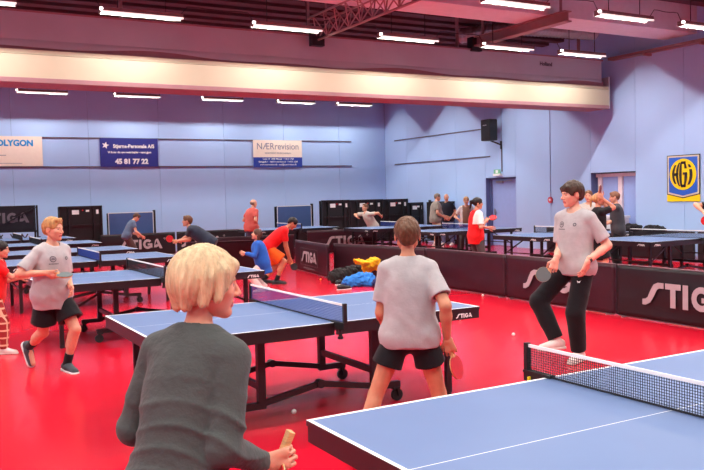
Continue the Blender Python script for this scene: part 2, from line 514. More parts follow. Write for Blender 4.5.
LAMPLAB = {(25.3, 3.23): 'over the cream sign with blue lettering', (25.3, 6.08): 'over the navy sign', (25.3, 8.93): 'over the bare wall between the navy and the cream sign', (25.3, 11.66): 'over the cream sign with the address strip', (25.3, 14.02): 'at the end of the back wall row by the corner',
           (14.02, 3.23): 'before the divider over the navy sign', (14.02, 6.08): 'before the divider at the end of the truss', (14.02, 8.93): 'before the divider between the truss and the short beam', (14.02, 11.66): 'before the divider beside the short beam', (14.02, 14.02): 'before the divider at its end by the right wall',
           (10.7, 8.93): 'under the soffit above the short beam', (10.7, 11.66): 'under the soffit close to the ribbed duct', (10.7, 14.02): 'under the soffit next to the cable tray'}
BACKL = [c for c in lamp0.children if c.type == 'LIGHT'][0].data.copy(); BACKL.energy = LAMP_POWER * 0.62
lamp_z = lambda y: 4.955 if y > 25 else 4.9
lamp_scale = lambda y: 0.986 if y > 25 else 0.972
first = True
for yy, where in LROWS:
    for xx in LX:
        o = lamp0 if first else copy_tree(lamp0)
        first = False
        o.location = (xx * lamp_scale(yy), yy, lamp_z(yy))
        o['label'] = 'narrow white strip lamp hanging ' + LAMPLAB.get((yy, xx), where)
        if yy > 25:
            for ch in o.children:
                if ch.type == 'LIGHT': ch.data = BACKL
        o['group'] = 'strip lamps ' + where
# drooping cables that link the lamps of the visible rows
for yy in (10.7, 14.02, 25.3):
    for a, b in zip(LX[2:-1], LX[3:]):
        x0, x1 = a * lamp_scale(yy) + 1.43, b * lamp_scale(yy) + 0.02; dz = lamp_z(yy) - 4.875
        pts = [(x0 - 0.02, yy, 4.98 + dz), (x0 + 0.1, yy, 5.12 + dz)] + [(x0 + 0.1 + (x1 - x0 - 0.2) * k / 6, yy, 5.14 + dz - 0.03 * math.sin(math.pi * k / 6)) for k in range(1, 6)] + [(x1 - 0.1, yy, 5.12 + dz), (x1, yy, 4.97 + dz)]
        tag(MB().tube(pts, 0.008, 5).build('lamp_cable', M_BLACKM), 'thin dark cable linking two neighbouring strip lamps', 'cable', 'cables between the strip lamps')

# ------------------------------------------------------------------ table tennis tables
STIGA_SMALL = stiga_mesh(0.036, M_WHITE, 0.002)
def half_meshes():
    W = 0.7625
    H = {}
    m = MB().box(0.002, 1.37, -W, W, 0.735, 0.76); m.mi = [1, 0, 1, 1, 1, 1]; H['top'] = m.mesh('table_top', [M_TOP, M_APRON])
    m = MB()
    for s in (-1, 1):
        m.box(0.01, 1.365, s * (W - 0.012) - 0.008, s * (W - 0.012) + 0.008, 0.665, 0.735)
    m.box(1.345, 1.365, -W + 0.02, W - 0.02, 0.665, 0.735)
    m.box(0.02, 0.05, -W + 0.02, W - 0.02, 0.69, 0.735)
    H['apron'] = m.mesh('apron', M_APRON)
    def leg(y):
        m = MB(); m.box(0.47, 0.53, y - 0.024, y + 0.024, 0.115, 0.735)
        return m.mesh('leg', M_BLACKM)
    H['leg'] = [leg(-0.47), leg(0.47)]
    def endleg(y):
        m = MB(); m.box(1.14, 1.19, y - 0.02, y + 0.02, 0.03, 0.735)
        m.cyl((1.165, y, 0.015), (0, 0, 1), 0.028, 0.015, 10)
        return m.mesh('end_leg', M_BLACKM)
    H['end_leg'] = [endleg(-0.58), endleg(0.58)]
    def footbar(y):
        m = MB(); m.bar((0.47, y, 0.14), (0.74, y, 0.14), 0.045, 0.05)
        return m.mesh('foot_bar', M_BLACKM)
    H['foot_bar'] = [footbar(-0.47), footbar(0.47)]
    def brace(s):
        m = MB()
        m.bar((0.5, s * 0.47, 0.15), (0.0, s * 0.47, 0.24), 0.03, 0.045)
        m.bar((1.165, s * 0.57, 0.36), (0.56, s * 0.52, 0.69), 0.015, 0.025)
        return m.mesh('brace', M_BLACKM)
    H['brace'] = [brace(-1), brace(1)]
    m = MB(); m.bar((0.5, -0.47, 0.28), (0.5, 0.47, 0.28), 0.035, 0.05); H['cross_bar'] = m.mesh('cross_bar', M_BLACKM)
    m = MB(); m.bar((1.165, -0.58, 0.38), (1.165, 0.58, 0.38), 0.022); H['end_bar'] = m.mesh('end_bar', M_BLACKM)
    def castor(y):
        m = MB()
        m.box(0.67, 0.73, y - 0.03, y + 0.03, 0.1, 0.118)
        m.bar((0.70, y - 0.026, 0.11), (0.715, y - 0.026, 0.045), 0.03, 0.006); m.bar((0.70, y + 0.026, 0.11), (0.715, y + 0.026, 0.045), 0.03, 0.006)
        m.cyl((0.715, y, 0.05), (0, 1, 0), 0.05, 0.016, 18)
        return m.mesh('castor', M_RUBBER, False)
    H['castor'] = [castor(-0.47), castor(0.47)]
    H['joint'] = [MB().cyl((0, q * 0.47, 0.24), (0, 1, 0), 0.035, 0.03, 12).mesh('joint', M_BLACKM) for q in (-1, 1)]
    return H
HALF = half_meshes()

def net_meshes(col, nm):
    m = MB()
    Wn, Hn = 0.9, 0.138
    nxx, nz = 140, 11
    t = 0.0011
    for i in range(nxx + 1):
        y = -Wn + 2 * Wn * i / nxx
        m.box(-t, t, y - t, y + t, 0.765, 0.765 + Hn)
    for j in range(nz + 1):
        z = 0.765 + Hn * j / nz
        m.box(-t, t, -Wn, Wn, z - t, z + t)
    mesh = m.mesh('net_' + nm, col)
    m = MB(); m.box(-0.004, 0.004, -Wn, Wn, 0.897, 0.9125)
    tape = m.mesh('tape', M_TAPE)
    m = MB(); m.box(-0.003, 0.003, -Wn, Wn, 0.762, 0.77)
    cord = m.mesh('bottom_cord', M_NETB)
    def post(s):
        m = MB()
        m.box(-0.014, 0.014, s * 0.905 - 0.012, s * 0.905 + 0.012, 0.745, 0.918)
        m.box(-0.02, 0.02, min(s * 0.72, s * 0.92), max(s * 0.72, s * 0.92), 0.762, 0.776)
        m.box(-0.018, 0.018, min(s * 0.775, s * 0.915), max(s * 0.775, s * 0.915), 0.72, 0.762)
        m.cyl((0, s * 0.83, 0.70), (0, 0, 1), 0.014, 0.04, 8)
        m.cyl((0, s * 0.83, 0.655), (0, 0, 1), 0.022, 0.01, 10)
        return m.mesh('net_post', M_BLACKP)
    return dict(mesh=mesh, tape=tape, cord=cord, posts=[post(-1), post(1)])
NETS = {'black': net_meshes(M_NETB, 'black'), 'blue': net_meshes(M_NETBL, 'blue')}

def table(cx, cy, label, net='black', rz=0.0, group=None):
    t = thing('table_tennis_table', label, 'table', (cx, cy, 0), rz, group)
    for k in (0, 1):
        h = link('table_half', HALF['apron'], t); h.rotation_euler = (0, 0, math.pi * k)
        link('table_top', HALF['top'], h)
        for me in HALF['leg']: link('leg', me, h)
        for me in HALF['end_leg']: link('end_leg', me, h)
        link('cross_bar', HALF['cross_bar'], h); link('end_bar', HALF['end_bar'], h)
        for me in HALF['foot_bar']: link('foot_bar', me, h)
        for me in HALF['brace']: link('brace', me, h)
        for me in HALF['castor']: link('castor', me, h)
        # maker's lettering on the side and the end
        for s in (-1, 1):
            o = link('lettering', STIGA_SMALL, h, (1.2, s * 0.7705, 0.7)); o.rotation_euler = (0, 0, 0 if s < 0 else math.pi)
        o = link('lettering', STIGA_SMALL, h, (1.366, 0.55, 0.7)); o.rotation_euler = (0, 0, math.pi / 2)
    for me in HALF['joint']: link('joint', me, t)
    n = NETS[net]
    nn = thing_net(cx, cy, rz, net)
    for k in ('mesh',): link('netting', n[k], nn)
    link('tape', n['tape'], nn); link('bottom_cord', n['cord'], nn)
    for p in n['posts']: link('net_post', p, nn)
    return t
def thing_net(cx, cy, rz, net):
    return thing('table_tennis_net', NETLAB.pop(0), 'net', (cx, cy, 0), rz)
TABLES = [
 (2.85, 2.29, 'blue table tennis table whose black net is crossed by white socks behind', 'black'),
 (2.84, 6.06, 'blue table tennis table between the pale-haired woman and the boy seen from behind', 'blue'),
 (2.79, 10.45, 'blue table tennis table behind the walking boy, its end by the girl in blue', 'black'),
 (2.79, 14.0, 'blue table tennis table with a blue net behind the walking boy', 'blue'),
 (2.79, 16.75, 'blue table tennis table between the blue-netted table and those by the stored table', 'black'),
 (2.79, 20.0, 'blue table tennis table at which the stooping man in navy plays', 'black'),
 (2.79, 23.2, 'blue table tennis table standing right before the stored black table', 'black'),
 (12.86, 13.2, 'blue table tennis table behind the barriers next to the door wall', 'black'),
 (12.95, 10.5, 'blue table tennis table behind the barriers beneath the emblem sign', 'black'),
 (12.9, 16.9, 'blue table tennis table behind the player in red and white', 'blue'),
 (12.9, 20.1, 'blue table tennis table above the barrier lettering, near the stored tables', 'blue'),
 (10.5, 22.5, 'blue table tennis table between the man in salmon and the crouching man', 'blue'),
]
NETLAB = ['black net with white tape on the table holding no bottle, nearest the woman',
 'dark blue net with white tape on the table beside the pale-haired woman',
 'black net with white tape on the table behind the pale-haired woman',
 'bright blue net with white tape behind the walking boy',
 'black net on the table behind the blue-netted table',
 'black net on the table of the stooping man in navy',
 'black net on the farthest table by the stored black table',
 'black net with white tape on the table left of the youth',
 'black net with white tape below the emblem sign',
 'blue net behind the player in red and white',
 'blue net on the table above the barrier lettering',
 'blue net between the man in salmon and the crouching man']
NETLAB[0] = 'black net with white tape and yellow clamp tag on the big foreground table'
for a in TABLES:
    table(*a)
o = MB().box(-0.002, 0.03, 0, 0.012, 0, 0.022).build('clamp_tag', mat('yellow_tag', (240, 220, 40)))
o.location = (2.85 - 0.03, 2.29 + 0.86, 0.725); tag(o, 'small yellow tag on the net clamp of the foreground table', 'tag')

# ------------------------------------------------------------------ barriers
BIG = stiga_mesh(0.30, M_BTXT, 0.003)
BIG2 = stiga_mesh(0.24, M_BTXT, 0.003)
def barrier(a, b, label, text=None, m=None, side=-1, h=0.71, seed=0):
    """barrier standing from a to b; printed face is on local -y"""
    a = Vector((a[0], a[1], 0)); b = Vector((b[0], b[1], 0))
    d = b - a; L = d.length
    t = thing('barrier', label, 'barrier', a, math.atan2(d.y, d.x), 'low cloth barriers around the courts')
    m = m or M_CLOTH
    fr = MB()
    fr.tube([(0.02, 0.03, 0.02), (0.02, 0.03, h - 0.02), (L - 0.02, 0.03, h - 0.02), (L - 0.02, 0.03, 0.02), (0.02, 0.03, 0.02)], 0.01, 6)
    for xx in (0.12, L - 0.12):
        fr.bar((xx, -0.02, 0.012), (xx, 0.3, 0.012), 0.02, 0.02); fr.bar((xx, 0.29, 0.015), (xx, 0.035, 0.38), 0.015)
    fr.build('frame', M_STEEL, t)
    rnd = random.Random(seed)
    ph = [rnd.uniform(0, 6) for _ in range(4)]
    nx, nz = 40, 12
    vs = []; fs = []
    def bulge(x, z):
        e = math.sin(math.pi * x / L) ** 0.5 * math.sin(math.pi * (z - 0.03) / (h - 0.04)) if 0 < x < L else 0
        return -0.012 * abs(e) * (1 + 0.8 * math.sin(3 * x + 9 * z + ph[0]) + 0.5 * math.sin(14 * z - 2 * x + ph[1]))
    for i in range(nx + 1):
        for j in range(nz + 1):
            x = L * i / nx; z = 0.03 + (h - 0.04) * j / nz
            vs.append((x, max(-0.035, bulge(x, z)) + 0.005, z))
    for i in range(nx):
        for j in range(nz):
            k = i * (nz + 1) + j
            fs.append((k, k + nz + 1, k + nz + 2, k + 1))
    k = len(vs)
    vs2 = [(x, 0.05, z) for x, y, z in vs]
    fs2 = [tuple(reversed([i + k for i in f])) for f in fs]
    rim = []
    top = [i * (nz + 1) + nz for i in range(nx + 1)]; bot = [i * (nz + 1) for i in range(nx + 1)]
    for i in range(nx):
        rim.append((top[i], top[i + 1], top[i + 1] + k, top[i] + k)); rim.append((bot[i + 1], bot[i], bot[i] + k, bot[i + 1] + k))
    for j in range(nz):
        rim.append((j, j + 1, j + 1 + k, j + k)); e = nx * (nz + 1); rim.append((e + j + 1, e + j, e + j + k, e + j + 1 + k))
    MB().add(vs + vs2, fs + fs2 + rim).build('cloth', m, t, smooth=True)
    edge = MB(); edge.box(0, L, 0.0, 0.055, h - 0.012, h - 0.002).build('top_edge', mat('barrier_edge_piping', (96, 70, 78), rough=0.5), t)
    if text:
        me, x0 = text
        o = link('lettering', me, t, (L * x0, -0.034, h * 0.52))
        if me is BIG2:
            fm = MB(); w, hh = 0.62, 0.19
            for q in ((-w, w, hh - 0.008, hh), (-w, w, -hh, -hh + 0.008), (-w, -w + 0.008, -hh, hh), (w - 0.008, w, -hh, hh)):
                fm.box(q[0], q[1], -0.002, 0, q[2], q[3])
            fm.build('printed_box', M_BTXT2, t).location = (L * x0, -0.034, h * 0.52)
            s = link('web_address', text_mesh('www.stigatabletennis.com', 0.075, M_BTXT2, 0.001), t, (L * x0, -0.034, h * 0.52 - 0.27)); s.rotation_euler = (math.pi / 2, 0, 0)
        elif x0 < 0.56 and me is BIG:
            s = link('registered_mark', text_mesh('®', 0.09, M_BTXT, 0.001), t, (L * x0 + 0.75, -0.034, h * 0.52 + 0.12)); s.rotation_euler = (math.pi / 2, 0, 0)
    return t
# long row that separates the courts; faces the camera side (-x), so it runs towards -y
barrier((8.38, 7.62), (8.32, 5.3), 'dark barrier beside the youth whose large lettering is fully exposed', (BIG, 0.5), M_CLOTHB, seed=1)
barrier((8.45, 9.95), (8.38, 7.66), 'dark maroon barrier whose lettering is hidden behind the youth', (BIG, 0.5), M_CLOTH, seed=2)
barrier((8.5, 12.28), (8.45, 9.99), 'plain dark maroon barrier between the youth and the boy seen from behind', None, M_CLOTH, seed=3)
barrier((8.04, 15.03), (8.52, 12.32), 'plain dark maroon barrier behind the heap of clothes', None, M_CLOTH, seed=4)
barrier((8.12, 17.1), (7.76, 14.78), 'dark maroon barrier with boxed lettering beside the man in red', (BIG2, 0.5), M_CLOTH, seed=5)
barrier((10.5, 21.2), (12.8, 21.05), 'dark barrier with faded lettering behind the plain barrier', (BIG, 0.52), M_CLOTH, seed=6)
barrier((5.3, 24.75), (7.6, 24.75), 'black barrier with white lettering behind the far boy', (BIG, 0.52), M_CLOTHB, seed=7)
barrier((7.66, 24.75), (9.96, 24.75), 'black barrier with lettering near the stooping man in navy', (BIG, 0.35), M_CLOTHB, seed=8)
barrier((7.0, 19.9), (9.3, 19.6), 'plain dark barrier standing below the man in salmon', None, M_CLOTH, seed=9)
barrier((5.9, 18.4), (8.05, 17.5), 'plain dark barrier behind the girl in blue', None, M_CLOTH, seed=10)
barrier((10.0, 24.6), (12.3, 24.3), 'plain black barrier under the upright blue table', None, M_CLOTHB, seed=11)
barrier((15.7, 16.75), (15.7, 14.5), 'plain black barrier by the wall behind the right-hand courts', None, M_CLOTHB, seed=12)
barrier((15.7, 14.3), (15.7, 12.0), 'plain black barrier by the wall below the pale door frame', None, M_CLOTHB, seed=13)
barrier((15.7, 11.9), (15.7, 9.6), 'plain black barrier by the wall below the emblem', None, M_CLOTHB, seed=14)

# ------------------------------------------------------------------ stored tables
M_TOPV = mat('blue_table_underside_top', (70, 98, 150), rough=0.45, var=0.04)
def stored_table(x, y, w, h, label, face='black', rz=0.0, z0=0.16):
    """folded table parked upright: two boards on a wheeled cradle"""
    t = thing('folded_table', label, 'table', (x, y, 0), rz, 'folded tables stored by the wall')
    m = M_BLACKM if face == 'black' else M_TOPV
    if face == 'black':
        MB().box(0, w, 0.05, 0.075, z0, h).build('board', M_BLACKP, t)
        fr = MB()
        fr.box(0, w, 0.0, 0.05, h - 0.06, h).box(0, w, 0.0, 0.05, z0, z0 + 0.06).box(0, 0.05, 0.0, 0.05, z0, h).box(w - 0.05, w, 0, 0.05, z0, h)
        fr.build('rim', M_BLACKM, t)
        s = MB(); s.box(0.05, w - 0.05, 0.0, 0.045, h * 0.62, h * 0.62 + 0.05).box(w * 0.2, w * 0.2 + 0.05, -0.01, 0.05, z0, h - 0.06).box(w * 0.78, w * 0.78 + 0.05, -0.01, 0.05, z0, h - 0.06)
        s.build('leg_frame', M_BLACKM, t)
        MB().box(w * 0.30, w * 0.30 + 0.2, 0.03, 0.048, h - 0.25, h - 0.12).build('paper_label', M_WHITE, t)
        MB().box(w * 0.62, w * 0.62 + 0.1, 0.03, 0.048, h - 0.18, h - 0.12).build('paper_label', M_WHITE, t)
        MB().box(w * 0.86, w * 0.86 + 0.07, 0.03, 0.048, h - 0.25, h - 0.12).build('paper_label', M_WHITE, t)
        MB().box(w * 0.53, w * 0.53 + 0.04, 0.03, 0.048, h - 0.15, h - 0.11).build('red_latch', mat('red_latch', (190, 30, 40)), t)
    else:
        MB().box(0, w, 0.0, 0.025, z0, h).build('board', m, t)
        l = MB(); l.box(0.0, 0.02, -0.002, 0, z0, h).box(w - 0.02, w, -0.002, 0, z0, h).box(0, w, -0.002, 0, h - 0.02, h)
        l.build('edge_line', M_WHITE, t)
        MB().box(w + 0.005, w + 0.07, 0.0, 0.08, z0, h + 0.05).build('side_frame', M_BLACKM, t)
        MB().box(0, w, 0.025, 0.075, h - 0.08, h - 0.01).build('rim', M_BLACKM, t)
    MB().box(0, w, 0.2, 0.225, z0, h - 0.02).build('rear_board', M_BLACKP, t)
    b = MB(); b.box(0.1, 0.16, -0.18, 0.4, 0.1, 0.15).box(w - 0.16, w - 0.1, -0.18, 0.4, 0.1, 0.15).box(0.1, w - 0.1, 0.08, 0.14, 0.1, z0 + 0.02)
    b.build('cradle', M_BLACKM, t)
    for xx in (0.13, w - 0.13):
        for yy in (-0.14, 0.36):
            MB().cyl((xx, yy, 0.05), (1, 0, 0), 0.05, 0.015, 12).build('castor', M_RUBBER, t)
    return t
stored_table(4.2, 25.1, 1.26, 1.6, 'black folded table stored upright behind the walking boy')
stored_table(5.72, 25.5, 1.42, 1.36, 'blue folded table standing upright behind the black barrier', 'blue')
stored_table(11.2, 24.9, 1.3, 1.42, 'blue folded table standing upright beyond the man in red', 'blue')
stored_table(12.25, 23.6, 1.05, 1.58, 'black folded table stored upright next to the upright blue one')
stored_table(13.32, 23.6, 1.3, 1.57, 'black folded table stored upright behind the crouching man')
stored_table(14.64, 23.6, 1.02, 1.56, 'black folded table stored upright right of the crouching man')
stored_table(15.72, 23.7, 0.66, 1.42, 'lower black folded table stored upright in the wall corner')
stored_table(16.2, 21.6, 1.2, 1.45, 'blue folded table parked edge-on against the wall behind two men', 'blue', rz=math.radians(95))

# trolley with stacked barriers, far left
t = thing('barrier_trolley', 'trolley heaped with folded black lettered barriers by the back wall', 'trolley', (1.4, 24.4, 0))
m = MB(); m.box(0, 2.1, 0, 0.6, 0.12, 0.17).build('base', M_BLACKM, t)
for k in range(5):
    yy = 0.06 + 0.1 * k
    m = MB(); m.box(0.05, 2.0 + 0.03 * (k % 2), yy, yy + 0.05, 0.95 - 0.01 * k, 1.66 - 0.02 * k); m.build('stacked_barrier', M_CLOTHB, t, bevel=0.01)
m = MB()
for k in range(6):
    m.bar((0.1 + 0.35 * k, 0.02, 0.3 + 0.05 * (k % 3)), (0.5 + 0.33 * k, 0.05, 0.85 - 0.08 * (k % 2)), 0.03); m.bar((0.2 + 0.3 * k, 0.4, 0.85), (0.55 + 0.3 * k, 0.3, 0.25), 0.03)
m.bar((0.0, 0.1, 0.95), (2.1, 0.1, 0.92), 0.05); m.bar((1.2, 0.02, 1.15), (2.05, 0.02, 1.6), 0.03)
m.build('loose_frames', M_BLACKM, t)
for q in ((0, 0.02, 1.6), (2.06, 0.02, 1.66), (2.06, 0.5, 1.66), (0, 0.5, 1.6)): MB().box(q[0], q[0] + 0.05, q[1], q[1] + 0.05, 0.15, q[2]).build('upright', M_BLACKM, t)
for xx in (0.1, 2.0):
    for yy in (0.08, 0.52):
        MB().cyl((xx, yy, 0.06), (1, 0, 0), 0.06, 0.015, 12).build('castor', M_RUBBER, t)
o = link('lettering', stiga_mesh(0.29, M_BTXT2, 0.003), t, (1.22, 0.056, 1.32))

# ------------------------------------------------------------------ signs on the walls
M_SIGNC = mat('cream_sign', (238, 222, 206), rough=0.6, var=0.02)
M_SIGNB = mat('navy_sign', (40, 48, 132), rough=0.5, var=0.03)
M_SIGNB2 = mat('blue_sign', (34, 62, 160), rough=0.5, var=0.03)
M_CYAN = mat('cyan_print', (28, 140, 205), rough=0.6, var=0.02)
M_GREYT = mat('grey_print', (130, 130, 150), rough=0.6, var=0.02)
def wall_text(s, size, x, z, m, parent, bold=0.0, sx=1.0, name='lettering', align='CENTER'):
    o = link(name, text_mesh(s, size, m, 0.002, align, bold), parent, (x, -0.003, z))
    o.rotation_euler = (math.pi / 2, 0, 0); o.scale = (sx, 1, 1)
    return o
YS = YW - 0.045
sg = thing('wall_sign', 'cream sign with bright blue block lettering on the back wall', 'sign', (4.0, YS, 0))
MB().box(-3.4, 0, 0, 0.018, 2.86, 3.77).build('board', M_SIGNC, sg)
wall_text('POLYGON', 0.25, -0.26, 3.48, M_CYAN, sg, 0.012, 0.98, align='RIGHT')
MB().box(-3.0, -1.05, -0.002, 0, 3.18, 3.2).build('fine_print', M_GREYT, sg)
MB().box(-3.0, -0.6, -0.002, 0, 2.94, 2.955).build('fine_print', M_GREYT, sg)
sg = thing('wall_sign', 'navy sign with a white star and a white phone number', 'sign', (6.68, YS, 0))
MB().box(-0.94, 0.93, 0, 0.018, 2.83, 3.75).build('board', M_SIGNB, sg)
wall_text('Stjerne-Personale A/S', 0.165, 0.14, 3.44, M_WHITE, sg, 0.006, 0.92)
wall_text('Vi finder din nye medarbejder - nemt gjort', 0.09, 0.0, 3.27, M_WHITE, sg, 0.003, 0.9)
wall_text('45 81 77 22', 0.22, 0.06, 2.93, M_WHITE, sg, 0.012, 1.0)
star = [(0.12 * (1 if k % 2 == 0 else 0.42) * math.sin(k * math.pi / 5 + 0.25), 0.12 * (1 if k % 2 == 0 else 0.42) * math.cos(k * math.pi / 5 + 0.25)) for k in range(10)][::-1]
mb = MB()
for k in range(10):
    mb.prism([star[k], star[(k + 1) % 10], (0, 0)], (-0.77, 0, 3.52), (1, 0, 0), (0, 0, 1), 0.002)
mb.build('star', M_WHITE, sg)
sg = thing('wall_sign', 'cream sign with thin grey lettering above a blue address strip', 'sign', (11.96, YS, 0))
MB().box(-0.95, 0.95, 0, 0.018, 3.15, 3.76).build('board', M_SIGNC, sg)
MB().box(-0.95, 0.95, -0.001, 0.019, 2.80, 3.15).build('address_strip', M_SIGNB2, sg)
wall_text('NÆRrevision', 0.33, 0.0, 3.43, M_GREYT, sg, 0.0, 0.92)
wall_text('REGISTRERET REVISIONSFIRMA', 0.075, 0.0, 3.27, M_GREYT, sg)
for k, s in enumerate(('Gade 14 · 3450 Allerød · T 4814 1720', 'Bjerggade 1 · 3600 Frederikssund · T 4731 1234', 'www.naerrevision.dk · mail@naerrevision.dk')):
    wall_text(s, 0.078, 0.0, 3.065 - 0.1 * k, M_WHITE, sg, 0.001)
# emblem on the right wall: local x runs along -y of the hall
sg = thing('emblem_sign', 'blue and yellow emblem sign with black letters in a circle', 'sign', (XW - 0.005, 12.88, 1.38), -math.pi / 2)
EY = mat('emblem_yellow', (250, 214, 0), rough=0.5, var=0.02); EB = mat('emblem_blue', (42, 98, 200), rough=0.5, var=0.02); EK = mat('emblem_dark', (42, 34, 34), rough=0.5); EC = mat('emblem_cream', (214, 200, 176), rough=0.5)
def poly(name, pts, y, m, parent):
    return MB().prism(pts, (0, y, 0), (1, 0, 0), (0, 0, 1), 0.006).build(name, m, parent)
w2, hh = 0.465, 1.12
poly('yellow_board', [(-w2, 0), (w2, 0), (w2, hh * 0.6), (-w2, hh * 0.6)], -0.012, EY, sg)
def shield(k, o): return [(-k, 0.17 + o), (0, 0.075 + o * 1.15), (k, 0.17 + o), (k, hh - o + 0.0), (-k, hh - o)]
poly('dark_border', shield(w2, 0.0), -0.014, EK, sg)
poly('cream_border', shield(w2 - 0.022, 0.02), -0.018, EC, sg)
poly('blue_shield', shield(w2 - 0.062, 0.055), -0.022, EB, sg)
cz = 0.65
circ = lambda r, n=40: [(r * math.cos(2 * math.pi * i / n), cz + r * math.sin(2 * math.pi * i / n)) for i in range(n)]
poly('yellow_disc', circ(0.375), -0.026, EY, sg)
# letters bulged to the circle
def strip(name, fn0, fn1, z0, z1, n=14):
    mb = MB(); y = -0.036
    vs = []; fs = []
    for i in range(n + 1):
        z = z0 + (z1 - z0) * i / n
        vs += [(fn0(z), y, cz + z), (fn1(z), y, cz + z)]
    for i in range(n):
        fs.append((2 * i, 2 * i + 1, 2 * i + 3, 2 * i + 2))
    mb.add(vs, fs).build(name, EK, sg)
R0 = 0.31
arc = lambda k: (lambda z: k * math.sqrt(max(0, 1 - (z / 0.34) ** 2)))
strip('letter_h', arc(-0.305), arc(-0.235), -0.23, 0.23); strip('letter_h', arc(-0.195), arc(-0.125), -0.285, 0.285); strip('letter_h', lambda z: -0.25, lambda z: -0.15, -0.035, 0.035, 2)
strip('letter_g', arc(-0.105), arc(-0.03), -0.31, 0.31); strip('letter_g', lambda z: -0.04, lambda z: 0.085, 0.245, 0.31, 2); strip('letter_g', lambda z: -0.04, lambda z: 0.085, -0.31, -0.245, 2)
strip('letter_g', arc(0.045), arc(0.125), -0.3, 0.03); strip('letter_g', lambda z: 0.0, lambda z: 0.12, -0.01, 0.05, 2); strip('letter_g', arc(0.05), arc(0.13), 0.14, 0.29)
strip('letter_i', arc(0.19), arc(0.275), -0.25, 0.12); strip('letter_i', arc(0.19), arc(0.275), 0.16, 0.235)

# loudspeaker, exit sign, alarm button, cable duct on the right wall
t = thing('loudspeaker', 'black loudspeaker on an arm high on the blue wall', 'loudspeaker', (XW - 0.01, 19.55, 3.3))
m = MB(); m.box(-0.62, -0.3, -0.2, 0.23, 0.0, 0.66); m.build('cabinet', M_BLACKP, t, bevel=0.03)
MB().box(-0.63, -0.62, -0.16, 0.19, 0.04, 0.62).build('grille', mat('speaker_grille', (30, 30, 34), rough=0.7), t)
MB().box(-0.636, -0.63, -0.07, 0.10, 0.46, 0.49).build('badge', M_STEEL, t)
m = MB(); m.bar((-0.4, 0.0, 0.0), (-0.02, -0.02, -0.12), 0.04); m.bar((-0.02, -0.02, -0.25), (-0.02, -0.02, 0.0), 0.05, 0.04)
m.build('wall_arm', M_BLACKM, t)
MB().bar((-0.01, -0.03, -0.25), (-0.01, -0.03, -0.95), 0.03).build('cable_duct', M_RAIL, t)
MB().bar((-0.01, -0.03, 0.0), (-0.01, -0.03, 1.8), 0.02).build('cable_duct', mat('conduit_paint', (140, 152, 196)), t)
t = thing('exit_sign', 'small white and green exit sign above the recessed door', 'sign', (XW, 19.68, 2.22))
MB().box(-0.12, 0, -0.16, 0.16, 0, 0.07).build('housing', M_WHITE, t)
MB().box(-0.09, -0.07, -0.15, 0.15, 0.07, 0.2).build('panel', mat('exit_green', (120, 190, 150)), t)
MB().box(-0.094, -0.09, -0.05, 0.06, 0.09, 0.18).build('pictogram', M_WHITE, t)
t = thing('alarm_button', 'small round red alarm button on the blue wall', 'alarm', (XW - 0.004, 17.4, 1.4))
MB().cyl((-0.02, 0, 0.05), (1, 0, 0), 0.09, 0.02, 16).build('red_case', mat('alarm_red', (196, 60, 80)), t)
MB().cyl((-0.043, 0, 0.05), (1, 0, 0), 0.035, 0.004, 12).build('push_button', M_WHITE, t)
MB().bar((-0.008, 0, 0.1), (-0.008, 0, 3.6), 0.014).build('conduit', mat('conduit_paint', (140, 152, 196)), t)

# ------------------------------------------------------------------ balls
BALL = MB().sphere((0, 0, 0), 0.02, 16, 10).mesh('ball', M_BALL, True)
BALLO = MB().sphere((0, 0, 0), 0.02, 16, 10).mesh('ball_o', M_BALLO, True)
for (u, v, lab, me) in [(294, 414, 'white ball lying on the floor beside the central table', BALL), (513.5, 336, 'white ball lying on the floor left of the youth', BALL),
                        (460, 320.5, 'white ball lying on the floor below the lettered table corner', BALL), (483, 296.5, 'white ball lying at the foot of the plain barrier', BALL),
                        (320.5, 280.5, 'orange ball lying on the floor before the boxed lettering', BALLO), (75, 332.5, 'white ball lying on the floor by the walking boy', BALL)]:
    p = ground(u, v)
    o = link('table_tennis_ball', me, None, (p[0], p[1], 0.02)); tag(o, lab, 'ball', 'table tennis balls on the floor')

# ------------------------------------------------------------------ organic surfaces: blended shapes polygonised on a grid
V3 = lambda *a: np.array(a, dtype=np.float64)
def nrm(v):
    v = np.asarray(v, float); return v / (np.linalg.norm(v) + 1e-12)

class Cap:
    """tapered capsule; flat=(axis, scale) squeezes it along axis; cuts=[(point, normal)] trims it"""
    def __init__(s, a, b, ra, rb, k=0.02, flat=None, cuts=()):
        s.a = np.asarray(a, float); s.b = np.asarray(b, float); s.ra = ra; s.rb = rb; s.k = k; s.flat = flat; s.cuts = cuts
    def bounds(s):
        r = max(s.ra, s.rb); sc = max(1.0, s.flat[1]) if s.flat else 1.0
        return np.minimum(s.a, s.b) - r * sc, np.maximum(s.a, s.b) + r * sc
    def ev(s, P):
        a, b = s.a, s.b
        Q = P - a
        ba = b - a
        if s.flat:
            n, sc = nrm(s.flat[0]), s.flat[1]
            Q = Q + (Q @ n)[..., None] * n * (1 / sc - 1)
            ba = ba + (ba @ n) * n * (1 / sc - 1)
        L2 = ba @ ba + 1e-12
        t = np.clip((Q @ ba) / L2, 0, 1)
        d = np.linalg.norm(Q - t[..., None] * ba, axis=-1) - (s.ra + (s.rb - s.ra) * t)
        if s.flat and s.flat[1] < 1: d = d * (0.5 + 0.5 * s.flat[1])
        for p, n in s.cuts:
            d = np.maximum(d, (P - p) @ nrm(n))
        return d

